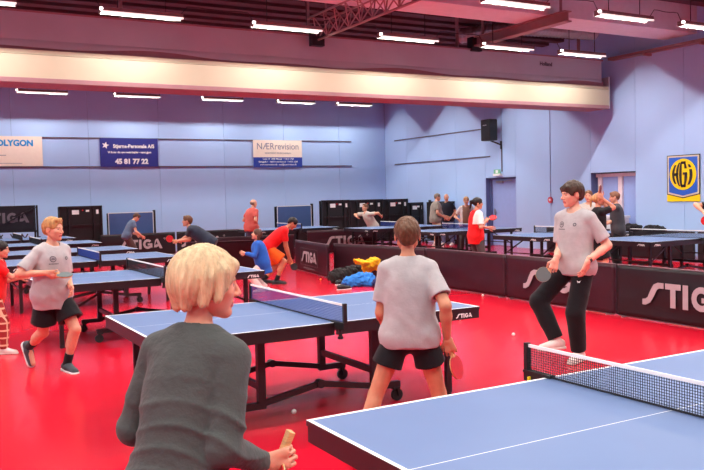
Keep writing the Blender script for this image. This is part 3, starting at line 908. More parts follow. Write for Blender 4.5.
class Ell:
    def __init__(s, c, R, r, k=0.02, cuts=()):
        s.c = np.asarray(c, float); s.R = np.asarray(R, float); s.r = np.asarray(r, float); s.k = k; s.cuts = cuts   # rows of R are axes
    def bounds(s):
        e = np.sqrt(((s.R * s.r[:, None]) ** 2).sum(0)); return s.c - e, s.c + e
    def ev(s, P):
        q = (P - s.c) @ s.R.T
        k0 = np.linalg.norm(q / s.r, axis=-1) + 1e-9
        k1 = np.linalg.norm(q / (s.r ** 2), axis=-1) + 1e-9
        d = k0 * (k0 - 1) / k1
        for p, n in s.cuts:
            d = np.maximum(d, (P - p) @ nrm(n))
        return d

def wob(P, f, seed):
    r = np.random.RandomState(seed)
    o = 0
    for k in range(5):
        d = nrm(r.normal(size=3)) * f * r.uniform(0.6, 1.6)
        o = o + np.sin(P @ d + r.uniform(0, 6) + 0.9 * np.sin(P @ (nrm(r.normal(size=3)) * f * 0.6)))
    return o / 5

def polygonise(add, sub=(), h=0.01, noise=None, cuts=(), subk=0.004):
    lo = np.min([p.bounds()[0] for p in add], 0) - 3 * h; hi = np.max([p.bounds()[1] for p in add], 0) + 3 * h
    n = np.ceil((hi - lo) / h).astype(int) + 1
    ax = [lo[i] + h * np.arange(n[i]) for i in range(3)]
    D = np.full(n, 0.3)
    def region(p, m):
        a, b = p.bounds()
        i0 = np.maximum(0, np.floor((a - m - lo) / h).astype(int)); i1 = np.minimum(n, np.ceil((b + m - lo) / h).astype(int) + 1)
        return i0, i1
    def pts(i0, i1):
        g = np.meshgrid(*[ax[i][i0[i]:i1[i]] for i in range(3)], indexing='ij')
        return np.stack(g, -1)
    for p in add:
        i0, i1 = region(p, p.k + 2.5 * h)
        if (i1 <= i0).any(): continue
        sl = tuple(slice(a, b) for a, b in zip(i0, i1))
        d = p.ev(pts(i0, i1)); o = D[sl]
        k = max(p.k, 1e-5)
        q = np.maximum(k - np.abs(d - o), 0) / k
        D[sl] = np.minimum(d, o) - q * q * k * 0.25
    for p in sub:
        i0, i1 = region(p, 2.5 * h)
        if (i1 <= i0).any(): continue
        sl = tuple(slice(a, b) for a, b in zip(i0, i1))
        d = -p.ev(pts(i0, i1)); o = D[sl]
        k = max(p.k, 1e-5)
        q = np.maximum(k - np.abs(d - o), 0) / k
        D[sl] = np.maximum(d, o) + q * q * k * 0.25
    if noise is not None or cuts:
        act = np.abs(D) < 5 * h + 0.03
        G = np.stack(np.meshgrid(*ax, indexing='ij'), -1)[act]
        v = D[act]
        if noise is not None: v = v + noise(G)
        for p, nn in cuts: v = np.maximum(v, (G - p) @ nrm(nn))
        D[act] = v
    # surface nets
    ins = D < 0
    c = np.zeros(n - 1, int)
    for dx in (0, 1):
        for dy in (0, 1):
            for dz in (0, 1):
                c += ins[dx:n[0] - 1 + dx, dy:n[1] - 1 + dy, dz:n[2] - 1 + dz]
    cell = (c > 0) & (c < 8)
    idx = np.argwhere(cell)
    ids = np.full(n - 1, -1, int); ids[cell] = np.arange(len(idx))
    acc = np.zeros((len(idx), 3)); cnt = np.zeros(len(idx))
    cor = [(x, y, z) for x in (0, 1) for y in (0, 1) for z in (0, 1)]
    val = {q: D[idx[:, 0] + q[0], idx[:, 1] + q[1], idx[:, 2] + q[2]] for q in cor}
    for q in cor:
        for a in range(3):
            if q[a]: continue
            q2 = list(q); q2[a] = 1; q2 = tuple(q2)
            v0, v1 = val[q], val[q2]
            mk = (v0 < 0) != (v1 < 0)
            t = np.where(mk, v0 / np.where(mk, v0 - v1, 1), 0)
            pos = np.tile(np.array(q, float), (len(idx), 1)); pos[:, a] = t
            acc[mk] += pos[mk]; cnt[mk] += 1
    verts = lo + h * (idx + acc / np.maximum(cnt, 1)[:, None])
    faces = []
    for a in range(3):
        b, cc = (a + 1) % 3, (a + 2) % 3
        s0 = [slice(None)] * 3; s1 = [slice(None)] * 3
        s0[a] = slice(0, n[a] - 1); s1[a] = slice(1, n[a])
        A = ins[tuple(s0)]; B = ins[tuple(s1)]
        e = np.argwhere(A != B)
        e = e[(e[:, b] > 0) & (e[:, cc] > 0) & (e[:, b] < n[b] - 1) & (e[:, cc] < n[cc] - 1)]
        if not len(e): continue
        flip = A[e[:, 0], e[:, 1], e[:, 2]]
        def g(db, dc):
            k = e.copy(); k[:, b] -= db; k[:, cc] -= dc
            return ids[k[:, 0], k[:, 1], k[:, 2]]
        q = np.stack([g(1, 1), g(0, 1), g(0, 0), g(1, 0)], 1)
        q[~flip] = q[~flip][:, ::-1]
        faces.append(q)
    F = np.concatenate(faces) if faces else np.zeros((0, 4), int)
    F = F[(F >= 0).all(1)]
    return verts, F

def np_mesh(name, parts, mats, smooth=True):
    """parts: list of (verts, faces, material index or array)"""
    vs = []; fs = []; mi = []; o = 0
    for v, f, m in parts:
        vs.append(v); fs.append(f + o); o += len(v)
        mi.append(np.full(len(f), m) if np.isscalar(m) else np.asarray(m))
    V = np.concatenate(vs); Fc = np.concatenate(fs); MI = np.concatenate(mi)
    me = bpy.data.meshes.new(name)
    me.vertices.add(len(V)); me.vertices.foreach_set('co', V.astype(np.float32).ravel())
    me.loops.add(len(Fc) * 4); me.loops.foreach_set('vertex_index', Fc.astype(np.int32).ravel())
    me.polygons.add(len(Fc)); me.polygons.foreach_set('loop_start', (np.arange(len(Fc)) * 4).astype(np.int32))
    for m in mats: me.materials.append(m)
    me.polygons.foreach_set('material_index', MI.astype(np.int32))
    me.update(calc_edges=True); me.validate()
    if smooth: me.polygons.foreach_set('use_smooth', np.ones(len(me.polygons), bool))
    return me

# ------------------------------------------------------------------ people
def rot(axis, ang):
    a = nrm(axis); c, s = math.cos(ang), math.sin(ang); x, y, z = a
    return np.array([[c + x * x * (1 - c), x * y * (1 - c) - z * s, x * z * (1 - c) + y * s], [y * x * (1 - c) + z * s, c + y * y * (1 - c), y * z * (1 - c) - x * s], [z * x * (1 - c) - y * s, z * y * (1 - c) + x * s, c + z * z * (1 - c)]])

def ik(a, t, l1, l2, pole):
    d = t - a; L = np.linalg.norm(d); mx = (l1 + l2) * 0.995
    if L > mx:
        t = a + d / L * mx; d = t - a; L = mx
    L = max(L, abs(l1 - l2) + 0.02)
    n = nrm(d); p = np.asarray(pole, float); p = nrm(p - (p @ n) * n)
    x = (l1 * l1 - l2 * l2 + L * L) / (2 * L)
    return a + n * x + p * math.sqrt(max(0, l1 * l1 - x * x)), t

SKIN = {}
def skin_mat(name, rgb):
    return mat('skin_' + name, rgb, rough=0.5, spec=0.4, var=0.06, scale=25, sss=0.08, bump=0.05, bscale=200)

def hand_prims(w, d, pn, sgn, s, curl, spread=0.0, thumb_in=0.4):
    """w wrist, d hand direction, pn palm normal (palm faces pn), sgn +1 when the thumb is on +side"""
    d = nrm(d); pn = nrm(pn - (pn @ d) * d); side = np.cross(d, pn) * sgn   # towards the thumb
    P = []
    palm0 = w + d * 0.02 * s; palm1 = w + d * 0.085 * s
    P.append(Cap(w - d * 0.03 * s, w + d * 0.02 * s, 0.024 * s, 0.024 * s, 0.02 * s))
    P.append(Cap(palm0 + side * 0.012 * s, palm1 + side * 0.022 * s, 0.021 * s, 0.02 * s, 0.02 * s, (pn, 0.62)))
    P.append(Cap(palm0 - side * 0.012 * s, palm1 - side * 0.024 * s, 0.021 * s, 0.019 * s, 0.02 * s, (pn, 0.62)))
    lens = [(0.033, 0.040, 0.022, 0.019), (0.011, 0.044, 0.026, 0.021), (-0.012, 0.041, 0.024, 0.020), (-0.034, 0.033, 0.018, 0.017)]
    for i, (off, a, b, c) in enumerate(lens):
        base = w + d * (0.092 - 0.004 * abs(i - 1)) * s + side * off * s
        dd = nrm(d + side * spread * off * 12)
        ang = 0; p = base; r = 0.0092 * s if i < 3 else 0.008 * s
        for L, fr in ((a, 0.45), (b, 0.9), (c, 0.7)):
            ang += curl * fr
            v = rot(side * sgn, -sgn * 0) @ dd
            v = dd * math.cos(ang) + pn * math.sin(ang)
            q = p + v * L * s
            P.append(Cap(p, q, r, r * 0.9, 0.004 * s)); p = q; r *= 0.92
    tb = w + d * 0.03 * s + side * 0.026 * s
    v1 = nrm(d * 0.62 + side * 0.75 + pn * 0.35 * thumb_in)
    p1 = tb + v1 * 0.042 * s
    v2 = nrm(d * 0.85 + side * (0.45 - 0.5 * thumb_in) + pn * 0.8 * thumb_in)
    p2 = p1 + v2 * 0.032 * s; p3 = p2 + nrm(v2 + pn * 0.3 * thumb_in) * 0.026 * s
    P += [Cap(tb - v1 * 0.015 * s, p1, 0.014 * s, 0.011 * s, 0.012 * s), Cap(p1, p2, 0.0105 * s, 0.0095 * s, 0.004 * s), Cap(p2, p3, 0.0095 * s, 0.008 * s, 0.004 * s)]
    return P

class Person: pass

def build_person(sp):
    """sp: dict. Local frame of the figure: x right hand side, y forward, z up, origin on the floor."""
    h = sp['h']; X, Y = sp['xy']
    # heading: a = 0 walks away from the camera, 90 faces picture right, 180 faces the camera
    ray = math.atan2(Y, X)
    psi = ray - math.radians(sp['a'])
    rz = psi - math.pi / 2
    root = thing('person', sp['label'], 'person', (X, Y, 0), rz)
    c, s = math.cos(rz), math.sin(rz)
    Rw = np.array([[c, -s, 0], [s, c, 0], [0, 0, 1]])
    w2l = lambda p: Rw.T @ (np.asarray(p) - V3(X, Y, 0))
    l2w = lambda p: Rw @ np.asarray(p) + V3(X, Y, 0)
    depth0 = float(FWD @ (V3(X, Y, 0.9) - V3(0, 0, CAM_H)))
    def T(v):
        if v[0] == 'px': return w2l(wpx(v[1], v[2], depth0 + (v[3] if len(v) > 3 else 0)))
        if v[0] == 'gp': return w2l(ground(v[1], v[2], 0.045 * h))
        return V3(*v)
    hero = sp.get('q', 0)              # 0 far, 1 near, 2 very near
    vb = (0.017, 0.0095, 0.0085)[hero]; vh = (0.0085, 0.0048, 0.0038)[hero]; vc = (0.016, 0.009, 0.0068)[hero]; vhand = (0.006, 0.0038, 0.003)[hero]
    B = sp.get('build', 1.0)           # girth
    hs = sp.get('head', 0.132) * h     # head height
    # --- skeleton
    pel = T(sp.get('pelvis', (0, 0, 0.52 * h)))
    lean = math.radians(sp.get('lean', 3)); side = math.radians(sp.get('side', 0)); tw = math.radians(sp.get('twist', 0))
    Rt = rot((0, 0, 1), -tw) @ rot((0, 1, 0), side) @ rot((1, 0, 0), -lean)
    tx, ty, tz = Rt[:, 0], Rt[:, 1], Rt[:, 2]
    px_, py_ = rot((0, 0, 1), -tw * 0.3) @ V3(1, 0, 0), rot((0, 0, 1), -tw * 0.3) @ V3(0, 1, 0)
    sl = sp.get('spine', 0.305) * h
    neck = pel + tz * sl + ty * 0.0 
    shw = sp.get('shw', 0.094) * h
    shL = neck - tx * shw - tz * 0.042 * h; shR = neck + tx * shw - tz * 0.042 * h
    if 'shrug' in sp: shR = shR + tz * sp['shrug'][1] * h + ty * sp['shrug'][2] * h if sp['shrug'][0] == 'R' else shR
    ul, fl = 0.172 * h, 0.15 * h
    hip = 0.052 * h
    hL = pel - px_ * hip - V3(0, 0, 0.01 * h); hR = pel + px_ * hip - V3(0, 0, 0.01 * h)
    th, sh = 0.245 * h, 0.235 * h
    fL = T(sp.get('footL', (-0.09 * h, 0, 0.045 * h))); fR = T(sp.get('footR', (0.09 * h, 0, 0.045 * h)))
    kL, fL = ik(hL, fL, th, sh, sp.get('kneeL', (-0.15, 1, 0))); kR, fR = ik(hR, fR, th, sh, sp.get('kneeR', (0.15, 1, 0)))
    aL = T(sp.get('handL', tuple(shL + V3(-0.03 * h, 0.03 * h, -0.31 * h)))); aR = T(sp.get('handR', tuple(shR + V3(0.03 * h, 0.03 * h, -0.31 * h))))
    eL, aL = ik(shL, aL, ul, fl, sp.get('elbL', (-0.5, -1, -0.2))); eR, aR = ik(shR, aR, ul, fl, sp.get('elbR', (0.5, -1, -0.2)))
    hy, hp, hr = [math.radians(k) for k in sp.get('look', (0, 0, 0))]
    Rh = rot((0, 0, 1), -hy) @ rot((1, 0, 0), hp) @ rot((0, 1, 0), hr)   # head yaw to the right, pitch up, roll
    hx, hyv, hz = Rh[:, 0], Rh[:, 1], Rh[:, 2]
    hc = neck + nrm(tz * 0.7 + hz * 0.5 + hyv * 0.0) * (0.022 * h) + hz * hs * 0.5 + hyv * hs * 0.10 + T(sp['headoff']) if 'headoff' in sp else neck + nrm(tz * 0.7 + hz * 0.5) * (0.022 * h) + hz * hs * 0.5 + hyv * hs * 0.10
    H_ = lambda r, f, u: hc + hs * (hx * r + hyv * f + hz * u)
    # --- body prims
    b = B
    torso = [
        Cap(hL, hR, 0.062 * h * b, 0.062 * h * b, 0.03, (py_, 0.95)),
        Ell(pel + tz * 0.08 * h, Rt.T, (0.088 * h * b, 0.066 * h * b, 0.11 * h), 0.04),
        Ell(pel + tz * 0.195 * h, Rt.T, (0.1 * h * (0.5 + 0.5 * b), 0.068 * h * b, 0.115 * h), 0.04),
        Cap(shL + tx * 0.02 * h, shR - tx * 0.02 * h, 0.034 * h, 0.034 * h, 0.04),
        Cap(neck - tz * 0.008 * h, shL + tz * 0.004 * h, 0.028 * h, 0.026 * h, 0.03), Cap(neck - tz * 0.008 * h, shR + tz * 0.004 * h, 0.028 * h, 0.026 * h, 0.03),
        Cap(neck - tz * 0.02 * h, H_(0, -0.08, -0.25), 0.031 * h * (0.6 + 0.4 * b), 0.024 * h, 0.02),
    ]
    if sp.get('belly'): torso.append(Ell(pel + tz * 0.08 * h + ty * 0.03 * h, Rt.T, (0.08 * h * b, 0.075 * h * b, 0.09 * h), 0.05))
    am = sp.get('arm', 1.0)
    def limb_arm(S, E, A):
        return [Cap(S, E, 0.029 * h * am, 0.0235 * h * am, 0.025), Cap(E, E + (A - E) * 0.35, 0.0235 * h * am, 0.0235 * h * am, 0.015), Cap(E + (A - E) * 0.3, A, 0.0235 * h * am, 0.0155 * h * am, 0.015)]
    lg = sp.get('leg', 1.0)
    def limb_leg(Hh, K, Fo):
        back = nrm(np.cross(np.cross(K - Hh, Fo - K) + 1e-6 * px_, Fo - K)); back = back if back @ (K - (Hh + Fo) / 2) < 0 else -back
        return [Cap(Hh, K, 0.05 * h * lg, 0.033 * h * lg, 0.03), Cap(K, Fo, 0.031 * h * lg, 0.020 * h * lg, 0.02), Cap(K + (Fo - K) * 0.15 + back * 0.008 * h, K + (Fo - K) * 0.45 + back * 0.008 * h, 0.03 * h * lg, 0.03 * h * lg, 0.03)]
    armsL, armsR = limb_arm(shL, eL, aL), limb_arm(shR, eR, aR)
    legsL, legsR = limb_leg(hL, kL, fL), limb_leg(hR, kR, fR)
    # feet
    def foot_dir(k, dflt):
        v = sp.get(k, dflt); return nrm(V3(*v))
    dL, dR = foot_dir('toeL', (-0.15, 1, 0)), foot_dir('toeR', (0.15, 1, 0))
    feet = []
    for Fo, d in ((fL, dL), (fR, dR)):
        feet.append(Cap(Fo - V3(0, 0, 0.01 * h), Fo + d * 0.085 * h - V3(0, 0, 0.027 * h), 0.02 * h, 0.015 * h, 0.02))
    body_add = torso + armsL + armsR + legsL + legsR + feet
    bv, bf = polygonise(body_add, h=vb)
    # head: fine grid
    E3 = lambda r, f, u: np.array([hx, hyv, hz])
    RH = np.array([hx, hyv, hz])
    k = hs
    old = sp.get('old', 0)
    head = [
        Ell(H_(0, -0.06, 0.12), RH, (0.335 * k, 0.42 * k, 0.38 * k), 0.1 * k),
        Ell(H_(0, 0.12, -0.13), RH, (0.272 * k, 0.26 * k, 0.35 * k), 0.12 * k),
        Cap(H_(-0.2, -0.02, -0.22), H_(-0.03, 0.26, -0.40), 0.085 * k, 0.07 * k, 0.1 * k),
        Cap(H_(0.2, -0.02, -0.22), H_(0.03, 0.26, -0.40), 0.085 * k, 0.07 * k, 0.1 * k),
        Ell(H_(0, 0.30, -0.42), RH, (0.085 * k, 0.07 * k, 0.065 * k), 0.06 * k),
        Cap(H_(-0.15, 0.315, 0.075), H_(0.15, 0.315, 0.075), 0.045 * k, 0.045 * k, 0.06 * k),
        Ell(H_(-0.17, 0.24, -0.1), RH, (0.1 * k, 0.09 * k, 0.1 * k), 0.08 * k), Ell(H_(0.17, 0.24, -0.1), RH, (0.1 * k, 0.09 * k, 0.1 * k), 0.08 * k),
        Cap(H_(0, 0.365, 0.03), H_(0, 0.455, -0.125), 0.032 * k, 0.045 * k, 0.035 * k),
        Ell(H_(-0.045, 0.405, -0.145), RH, (0.04 * k, 0.045 * k, 0.035 * k), 0.02 * k), Ell(H_(0.045, 0.405, -0.145), RH, (0.04 * k, 0.045 * k, 0.035 * k), 0.02 * k),
        Cap(H_(-0.075, 0.345, -0.255), H_(0.075, 0.345, -0.255), 0.03 * k, 0.03 * k, 0.025 * k, (hyv, 1.3)),
        Cap(H_(-0.06, 0.345, -0.305), H_(0.06, 0.345, -0.305), 0.03 * k, 0.03 * k, 0.02 * k, (hyv, 1.3)),
        Cap(H_(0, -0.10, -0.30), neck - tz * 0.01 * h, 0.155 * k if not old else 0.135 * k, 0.032 * h * (0.6 + 0.4 * b) * (0.9 if old else 1), 0.06 * k),
        Cap(neck - tz * 0.01 * h, neck - tz * 0.035 * h, 0.034 * h, 0.045 * h, 0.03),
    ]
    for sg_ in (-1, 1):
        head.append(Ell(H_(0.345 * sg_, -0.05, -0.03), RH @ rot(RH[0], 0.15), (0.03 * k, 0.085 * k, 0.13 * k), 0.015 * k))
    subs = [Ell(H_(-0.145, 0.40, 0.0), RH, (0.07 * k, 0.07 * k, 0.045 * k), 0.04 * k), Ell(H_(0.145, 0.40, 0.0), RH, (0.07 * k, 0.07 * k, 0.045 * k), 0.04 * k),
            Cap(H_(-0.085, 0.40, -0.281), H_(0.085, 0.40, -0.281), 0.010 * k, 0.010 * k, 0.012 * k),
            Ell(H_(-0.385, -0.03, -0.03), RH, (0.02 * k, 0.045 * k, 0.075 * k), 0.01 * k), Ell(H_(0.385, -0.03, -0.03), RH, (0.02 * k, 0.045 * k, 0.075 * k), 0.01 * k)]
    if sp.get('mouth_open'): subs.append(Ell(H_(0, 0.38, -0.285), RH, (0.06 * k, 0.08 * k, 0.035 * k), 0.015 * k))
    if old:
        subs += [Cap(H_(sg_ * 0.1, 0.42, -0.15), H_(sg_ * 0.14, 0.36, -0.3), 0.012 * k, 0.012 * k, 0.03 * k) for sg_ in (-1, 1)]
    hv, hf = polygonise(head, subs, h=vh)
    # material zones of the head
    fc = (hv[hf].mean(1) - hc) @ RH.T / k
    mi = np.zeros(len(hf), int)
    lip = (np.abs(fc[:, 2] + 0.283) < 0.05) & (np.abs(fc[:, 0]) < 0.1) & (fc[:, 1] > 0.3)
    brow = (np.abs(fc[:, 2] - 0.085 + 0.25 * (np.abs(fc[:, 0]) - 0.14) ** 2 * 4) < 0.017) & (np.abs(fc[:, 0]) > 0.06) & (np.abs(fc[:, 0]) < 0.22) & (fc[:, 1] > 0.22)
    mi[lip] = 1; mi[brow] = 2
    sm = skin_mat(*sp.get('skin', ('fair', (226, 172, 146))))
    lipm = mat('lips', (190, 104, 98), rough=0.4)
    bmat = mat('brow_' + sp.get('hairname', 'brown'), tuple(int(q * 0.75) for q in sp.get('hairrgb', (80, 60, 45))), rough=0.8)
    parts = [(bv, bf, 0), (hv, hf, mi)]
    # hands
    hscale = 0.105 * h / 0.185
    hands = {}
    for nm, S, E, A, sg_ in (('L', shL, eL, aL, -1), ('R', shR, eR, aR, 1)):
        d = nrm(A - E)
        if 'hdir' + nm in sp: d = nrm(Rw.T @ (RIGHT * sp['hdir' + nm][0] + ZAX * sp['hdir' + nm][1] + FWDH * sp['hdir' + nm][2]))
        pn = V3(-sg_ * 1.0, 0.0, 0.0)
        if 'palm' + nm in sp: pn = Rw.T @ (RIGHT * sp['palm' + nm][0] + ZAX * sp['palm' + nm][1] + FWDH * sp['palm' + nm][2])
        pn = nrm(pn - (pn @ d) * d)
        curl = sp.get('curl' + nm, 0.45)
        sgn = 1 if nm == 'L' else -1
        # thumb side: forwards for a hanging hand with the palm to the body
        pr = hand_prims(A, d, pn, sgn, hscale, curl, 0.1, 0.45 if curl < 0.8 else 1.0)
        v_, f_ = polygonise(pr, h=vhand)
        parts.append((v_, f_, 0))
        hands[nm] = (l2w(A), Rw @ d, Rw @ pn, hscale, sgn)
    body = link('body', np_mesh('body', parts, [sm, lipm, bmat]), root)
    # eyes
    if hero or sp.get('eyes', 1):
        for sg_ in (-1, 1):
            me = MB().sphere((0, 0, 0), 0.046 * k, 14, 10)
            ew = mat('eye_white', (188, 172, 166), rough=0.3); ei = mat('eye_iris', (44, 46, 52), rough=0.25)
            me.mi = [1 if (sum(me.v[i][1] for i in f) / 4) > 0.046 * k * 0.6 else 0 for f in me.f]
            eo = me.build('eye', [ew, ei], root, smooth=True)
            Mx = Matrix([list(r) for r in Rh]).to_4x4(); Mx.translation = Vector(H_(0.145 * sg_, 0.298, 0.0)); eo.matrix_local = Mx
    # --- hair
    style = sp.get('hair', 'short')
    hm = mat('hair_' + sp.get('hairname', 'brown'), sp.get('hairrgb', (80, 60, 45)), rough=0.5, var=0.28, scale=30, bump=0.5, bscale=90, stretch=(1.6, 1.6, 0.35), spec=0.35)
    hair = []; hcut = []; hsub = []
    def strands(fr, amp):
        def fn(P):
            q = (P - hc) @ RH.T / k
            az = np.arctan2(q[:, 0], q[:, 1] + 0.1)
            return amp * k * (np.sin(az * fr + 4 * q[:, 2] + 1.5 * np.sin(5 * q[:, 2] + 3 * az)) + 0.6 * np.sin(az * fr * 1.9 - 6 * q[:, 2]) + 0.5 * np.sin(14 * q[:, 1] + 9 * q[:, 0]))
        return fn
    face = Ell(H_(0, 0.42, -0.16), RH, (0.29 * k, 0.34 * k, 0.42 * k), 0.05 * k)
    if style in ('short', 'fringe', 'crop'):
        t_ = {'short': 0.05, 'fringe': 0.085, 'crop': 0.03}[style]
        top = {'short': 0.05, 'fringe': 0.075, 'crop': 0.02}[style]
        low = {'short': -0.10, 'fringe': -0.16, 'crop': -0.12}[style]
        hair = [Ell(H_(0, -0.065, 0.13), RH, ((0.345 + t_ * 0.6) * k, (0.43 + t_ * 0.6) * k, (0.385 + top) * k), 0.02, [(H_(0, -0.3, low), (hz * -1.0 + hyv * -0.25 * -1))])]
        if style == 'fringe':
            hair.append(Cap(H_(-0.2, 0.27, 0.29), H_(0.2, 0.29, 0.27), 0.1 * k, 0.1 * k, 0.06 * k))
            hair += [Cap(H_(q * 0.29, 0.08, 0.14), H_(q * 0.31, 0.0, -0.02), 0.07 * k, 0.04 * k, 0.05 * k) for q in (-1, 1)]
            hair.append(Ell(H_(0, -0.33, -0.08), RH, (0.26 * k, 0.16 * k, 0.22 * k), 0.06 * k))
            hsub = [Ell(H_(0, 0.47, -0.2), RH, (0.5 * k, 0.38 * k, 0.37 * k), 0.03 * k)]
        else:
            if style == 'short':
                hair.append(Cap(H_(-0.14, 0.24, 0.40), H_(0.16, 0.26, 0.40), 0.1 * k, 0.1 * k, 0.06 * k))
            hair.append(Ell(H_(0, -0.32, -0.08), RH, (0.24 * k, 0.14 * k, 0.2 * k), 0.06 * k))
            hsub = [Ell(H_(0, 0.45, -0.16), RH, (0.31 * k, 0.34 * k, 0.46 * k), 0.03 * k)]
        hsub += [Ell(H_(0.36 * q, -0.03, -0.05), RH, (0.1 * k, 0.12 * k, 0.15 * k), 0.02 * k) for q in (-1, 1)]
        nz = lambda P: 0.018 * k * wob((P - hc) @ RH.T / k * V3(1.2, 1.2, 0.35), 20, 5) + 0.014 * k * wob((P - hc) / k * V3(1, 1, 0.6), 48, 6)
    elif style == 'bald':
        hair = [Ell(H_(0, -0.1, 0.02), RH, (0.35 * k, 0.42 * k, 0.3 * k), 0.02, [(H_(0, 0, 0.14), hz), (H_(0, 0.02, 0), hyv), (H_(0, 0, -0.18), -hz)])]
        hsub = [Ell(H_(0.36 * q, -0.03, -0.05), RH, (0.1 * k, 0.12 * k, 0.15 * k), 0.02 * k) for q in (-1, 1)]
        nz = strands(16, 0.003)
    elif style == 'bob':
        hair = [Ell(H_(0, -0.07, 0.14), RH, (0.41 * k, 0.46 * k, 0.43 * k), 0.05 * k),
                Ell(H_(0, -0.24, 0.04), RH, (0.42 * k, 0.36 * k, 0.42 * k), 0.1 * k),
                Cap(H_(-0.33, 0.12, 0.18), H_(-0.36, 0.08, -0.18), 0.12 * k, 0.07 * k, 0.08 * k), Cap(H_(0.33, 0.12, 0.18), H_(0.36, 0.08, -0.18), 0.12 * k, 0.07 * k, 0.08 * k),
                Cap(H_(-0.33, -0.08, 0.1), H_(-0.34, -0.12, -0.26), 0.13 * k, 0.08 * k, 0.06 * k), Cap(H_(0.33, -0.08, 0.1), H_(0.34, -0.12, -0.26), 0.13 * k, 0.08 * k, 0.06 * k),
                Cap(H_(-0.2, 0.27, 0.28), H_(-0.31, 0.2, 0.0), 0.11 * k, 0.05 * k, 0.06 * k), Cap(H_(0.2, 0.27, 0.28), H_(0.31, 0.2, 0.0), 0.11 * k, 0.05 * k, 0.06 * k),
                Cap(H_(-0.15, 0.31, 0.27), H_(0.15, 0.31, 0.27), 0.08 * k, 0.08 * k, 0.06 * k),
                Cap(H_(-0.22, -0.34, 0.0), H_(-0.2, -0.34, -0.32), 0.14 * k, 0.08 * k, 0.08 * k), Cap(H_(0.22, -0.34, 0.0), H_(0.2, -0.34, -0.32), 0.14 * k, 0.08 * k, 0.08 * k), Cap(H_(0, -0.4, 0.0), H_(0, -0.4, -0.34), 0.15 * k, 0.09 * k, 0.08 * k)]
        hsub = [Ell(H_(0, 0.52, -0.2), RH, (0.5 * k, 0.38 * k, 0.42 * k), 0.03 * k), Ell(H_(0, -0.08, -0.42), RH, (0.26 * k, 0.3 * k, 0.3 * k), 0.04 * k)]
        nz = strands(26, 0.010)
    elif style in ('long', 'ponytail'):
        hair = [Ell(H_(0, -0.07, 0.13), RH, (0.38 * k, 0.46 * k, 0.41 * k), 0.05 * k)]
        if style == 'long':
            hair += [Cap(H_(q * 0.25, -0.2, 0.0), H_(q * 0.27, -0.25, -0.75), 0.17 * k, 0.12 * k, 0.1 * k) for q in (-1, 0, 1)]
        else:
            hair += [Cap(H_(0, -0.45, 0.2), H_(0, -0.62, 0.1), 0.1 * k, 0.13 * k, 0.05 * k), Cap(H_(0, -0.62, 0.1), H_(0, -0.66, -0.5), 0.13 * k, 0.06 * k, 0.05 * k)]
        hsub = [Ell(H_(0, 0.48, -0.2), RH, (0.3 * k, 0.38 * k, 0.45 * k), 0.03 * k), Ell(H_(0, 0.1, -0.5), RH, (0.4 * k, 0.3 * k, 0.4 * k), 0.03 * k)]
        nz = strands(18, 0.007)
    if hair:
        v_, f_ = polygonise(hair, hsub, h=vh * 1.1, noise=nz)
        link('hair', np_mesh('hair', [(v_, f_, 0)], [hm]), root)
    # --- clothes
    R_ = Rt.T
    loose = sp.get('loose', 0.010) * h / 1.0
    def cl(name, m): return m
    hemz = sp.get('hem', -0.07) * h
    top_kind = sp.get('top', 'tee')
    shirt = None
    if top_kind:
        frac = {'tee': sp.get('sleeve', 0.68), 'long': 2.0}[top_kind]
        o_ = loose
        hemc = [(pel + tz * hemz, -tz)]
        add = [Ell(pel + tz * 0.195 * h, R_, (0.1 * h * (0.5 + 0.5 * b) + o_ * 0.8, 0.068 * h * b + o_, 0.125 * h), 0.04),
               Ell(pel + tz * 0.08 * h, R_, (0.088 * h * b + o_ * 1.2, 0.066 * h * b + o_ * 1.2, 0.13 * h), 0.06, hemc),
               Cap(pel + tz * 0.18 * h, pel + tz * (hemz - 0.05 * h), 0.08 * h * b + o_, (0.088 * h * b + o_ * 1.5), 0.06, (ty, 0.78), hemc),
               Cap(hL + V3(0, 0, 0.01 * h), hR + V3(0, 0, 0.01 * h), 0.062 * h * b + o_ * 1.2, 0.062 * h * b + o_ * 1.2, 0.05, (py_, 1.0), hemc),
               Cap(shL + tx * 0.02 * h, shR - tx * 0.02 * h, 0.034 * h + 0.008, 0.034 * h + 0.008, 0.04),
               Cap(neck - tz * 0.010 * h, shL + tz * 0.004 * h, 0.028 * h + 0.007, 0.026 * h + 0.008, 0.03), Cap(neck - tz * 0.010 * h, shR + tz * 0.004 * h, 0.028 * h + 0.007, 0.026 * h + 0.008, 0.03),
               Cap(neck - tz * 0.03 * h - tx * 0.03 * h, neck - tz * 0.03 * h + tx * 0.03 * h, 0.034 * h + 0.008, 0.034 * h + 0.008, 0.04)]
        if sp.get('belly'): add.append(Ell(pel + tz * 0.08 * h + ty * 0.03 * h, R_, (0.08 * h * b + o_, 0.075 * h * b + o_, 0.09 * h + o_), 0.05))
        sub = [Cap(neck - tz * 0.012 * h + ty * 0.008 * h, neck + tz * 0.10 * h + ty * 0.02 * h, 0.037 * h, 0.06 * h, 0.006)]
        for S, E, A in ((shL, eL, aL), (shR, eR, aR)):
            d1 = nrm(E - S); d2 = nrm(A - E)
            if frac <= 1:
                end = S + (E - S) * frac
                add.append(Cap(S, end + d1 * 0.05, 0.029 * h * am + 0.007, 0.029 * h * am + 0.009 + loose * 0.5, 0.02, None, [(end, d1)]))
                sub.append(Cap(end - d1 * 0.02, end + d1 * 0.1, 0.027 * h * am + 0.006, 0.027 * h * am + 0.006, 0.003))
            else:
                add.append(Cap(S, E, 0.029 * h * am + 0.008, 0.0245 * h * am + 0.010, sp.get('armk', 0.02)))
                add.append(Cap(E, A - d2 * 0.0, 0.0245 * h * am + 0.010, 0.0165 * h * am + 0.010, 0.02, None, [(A - d2 * 0.005, d2)]))
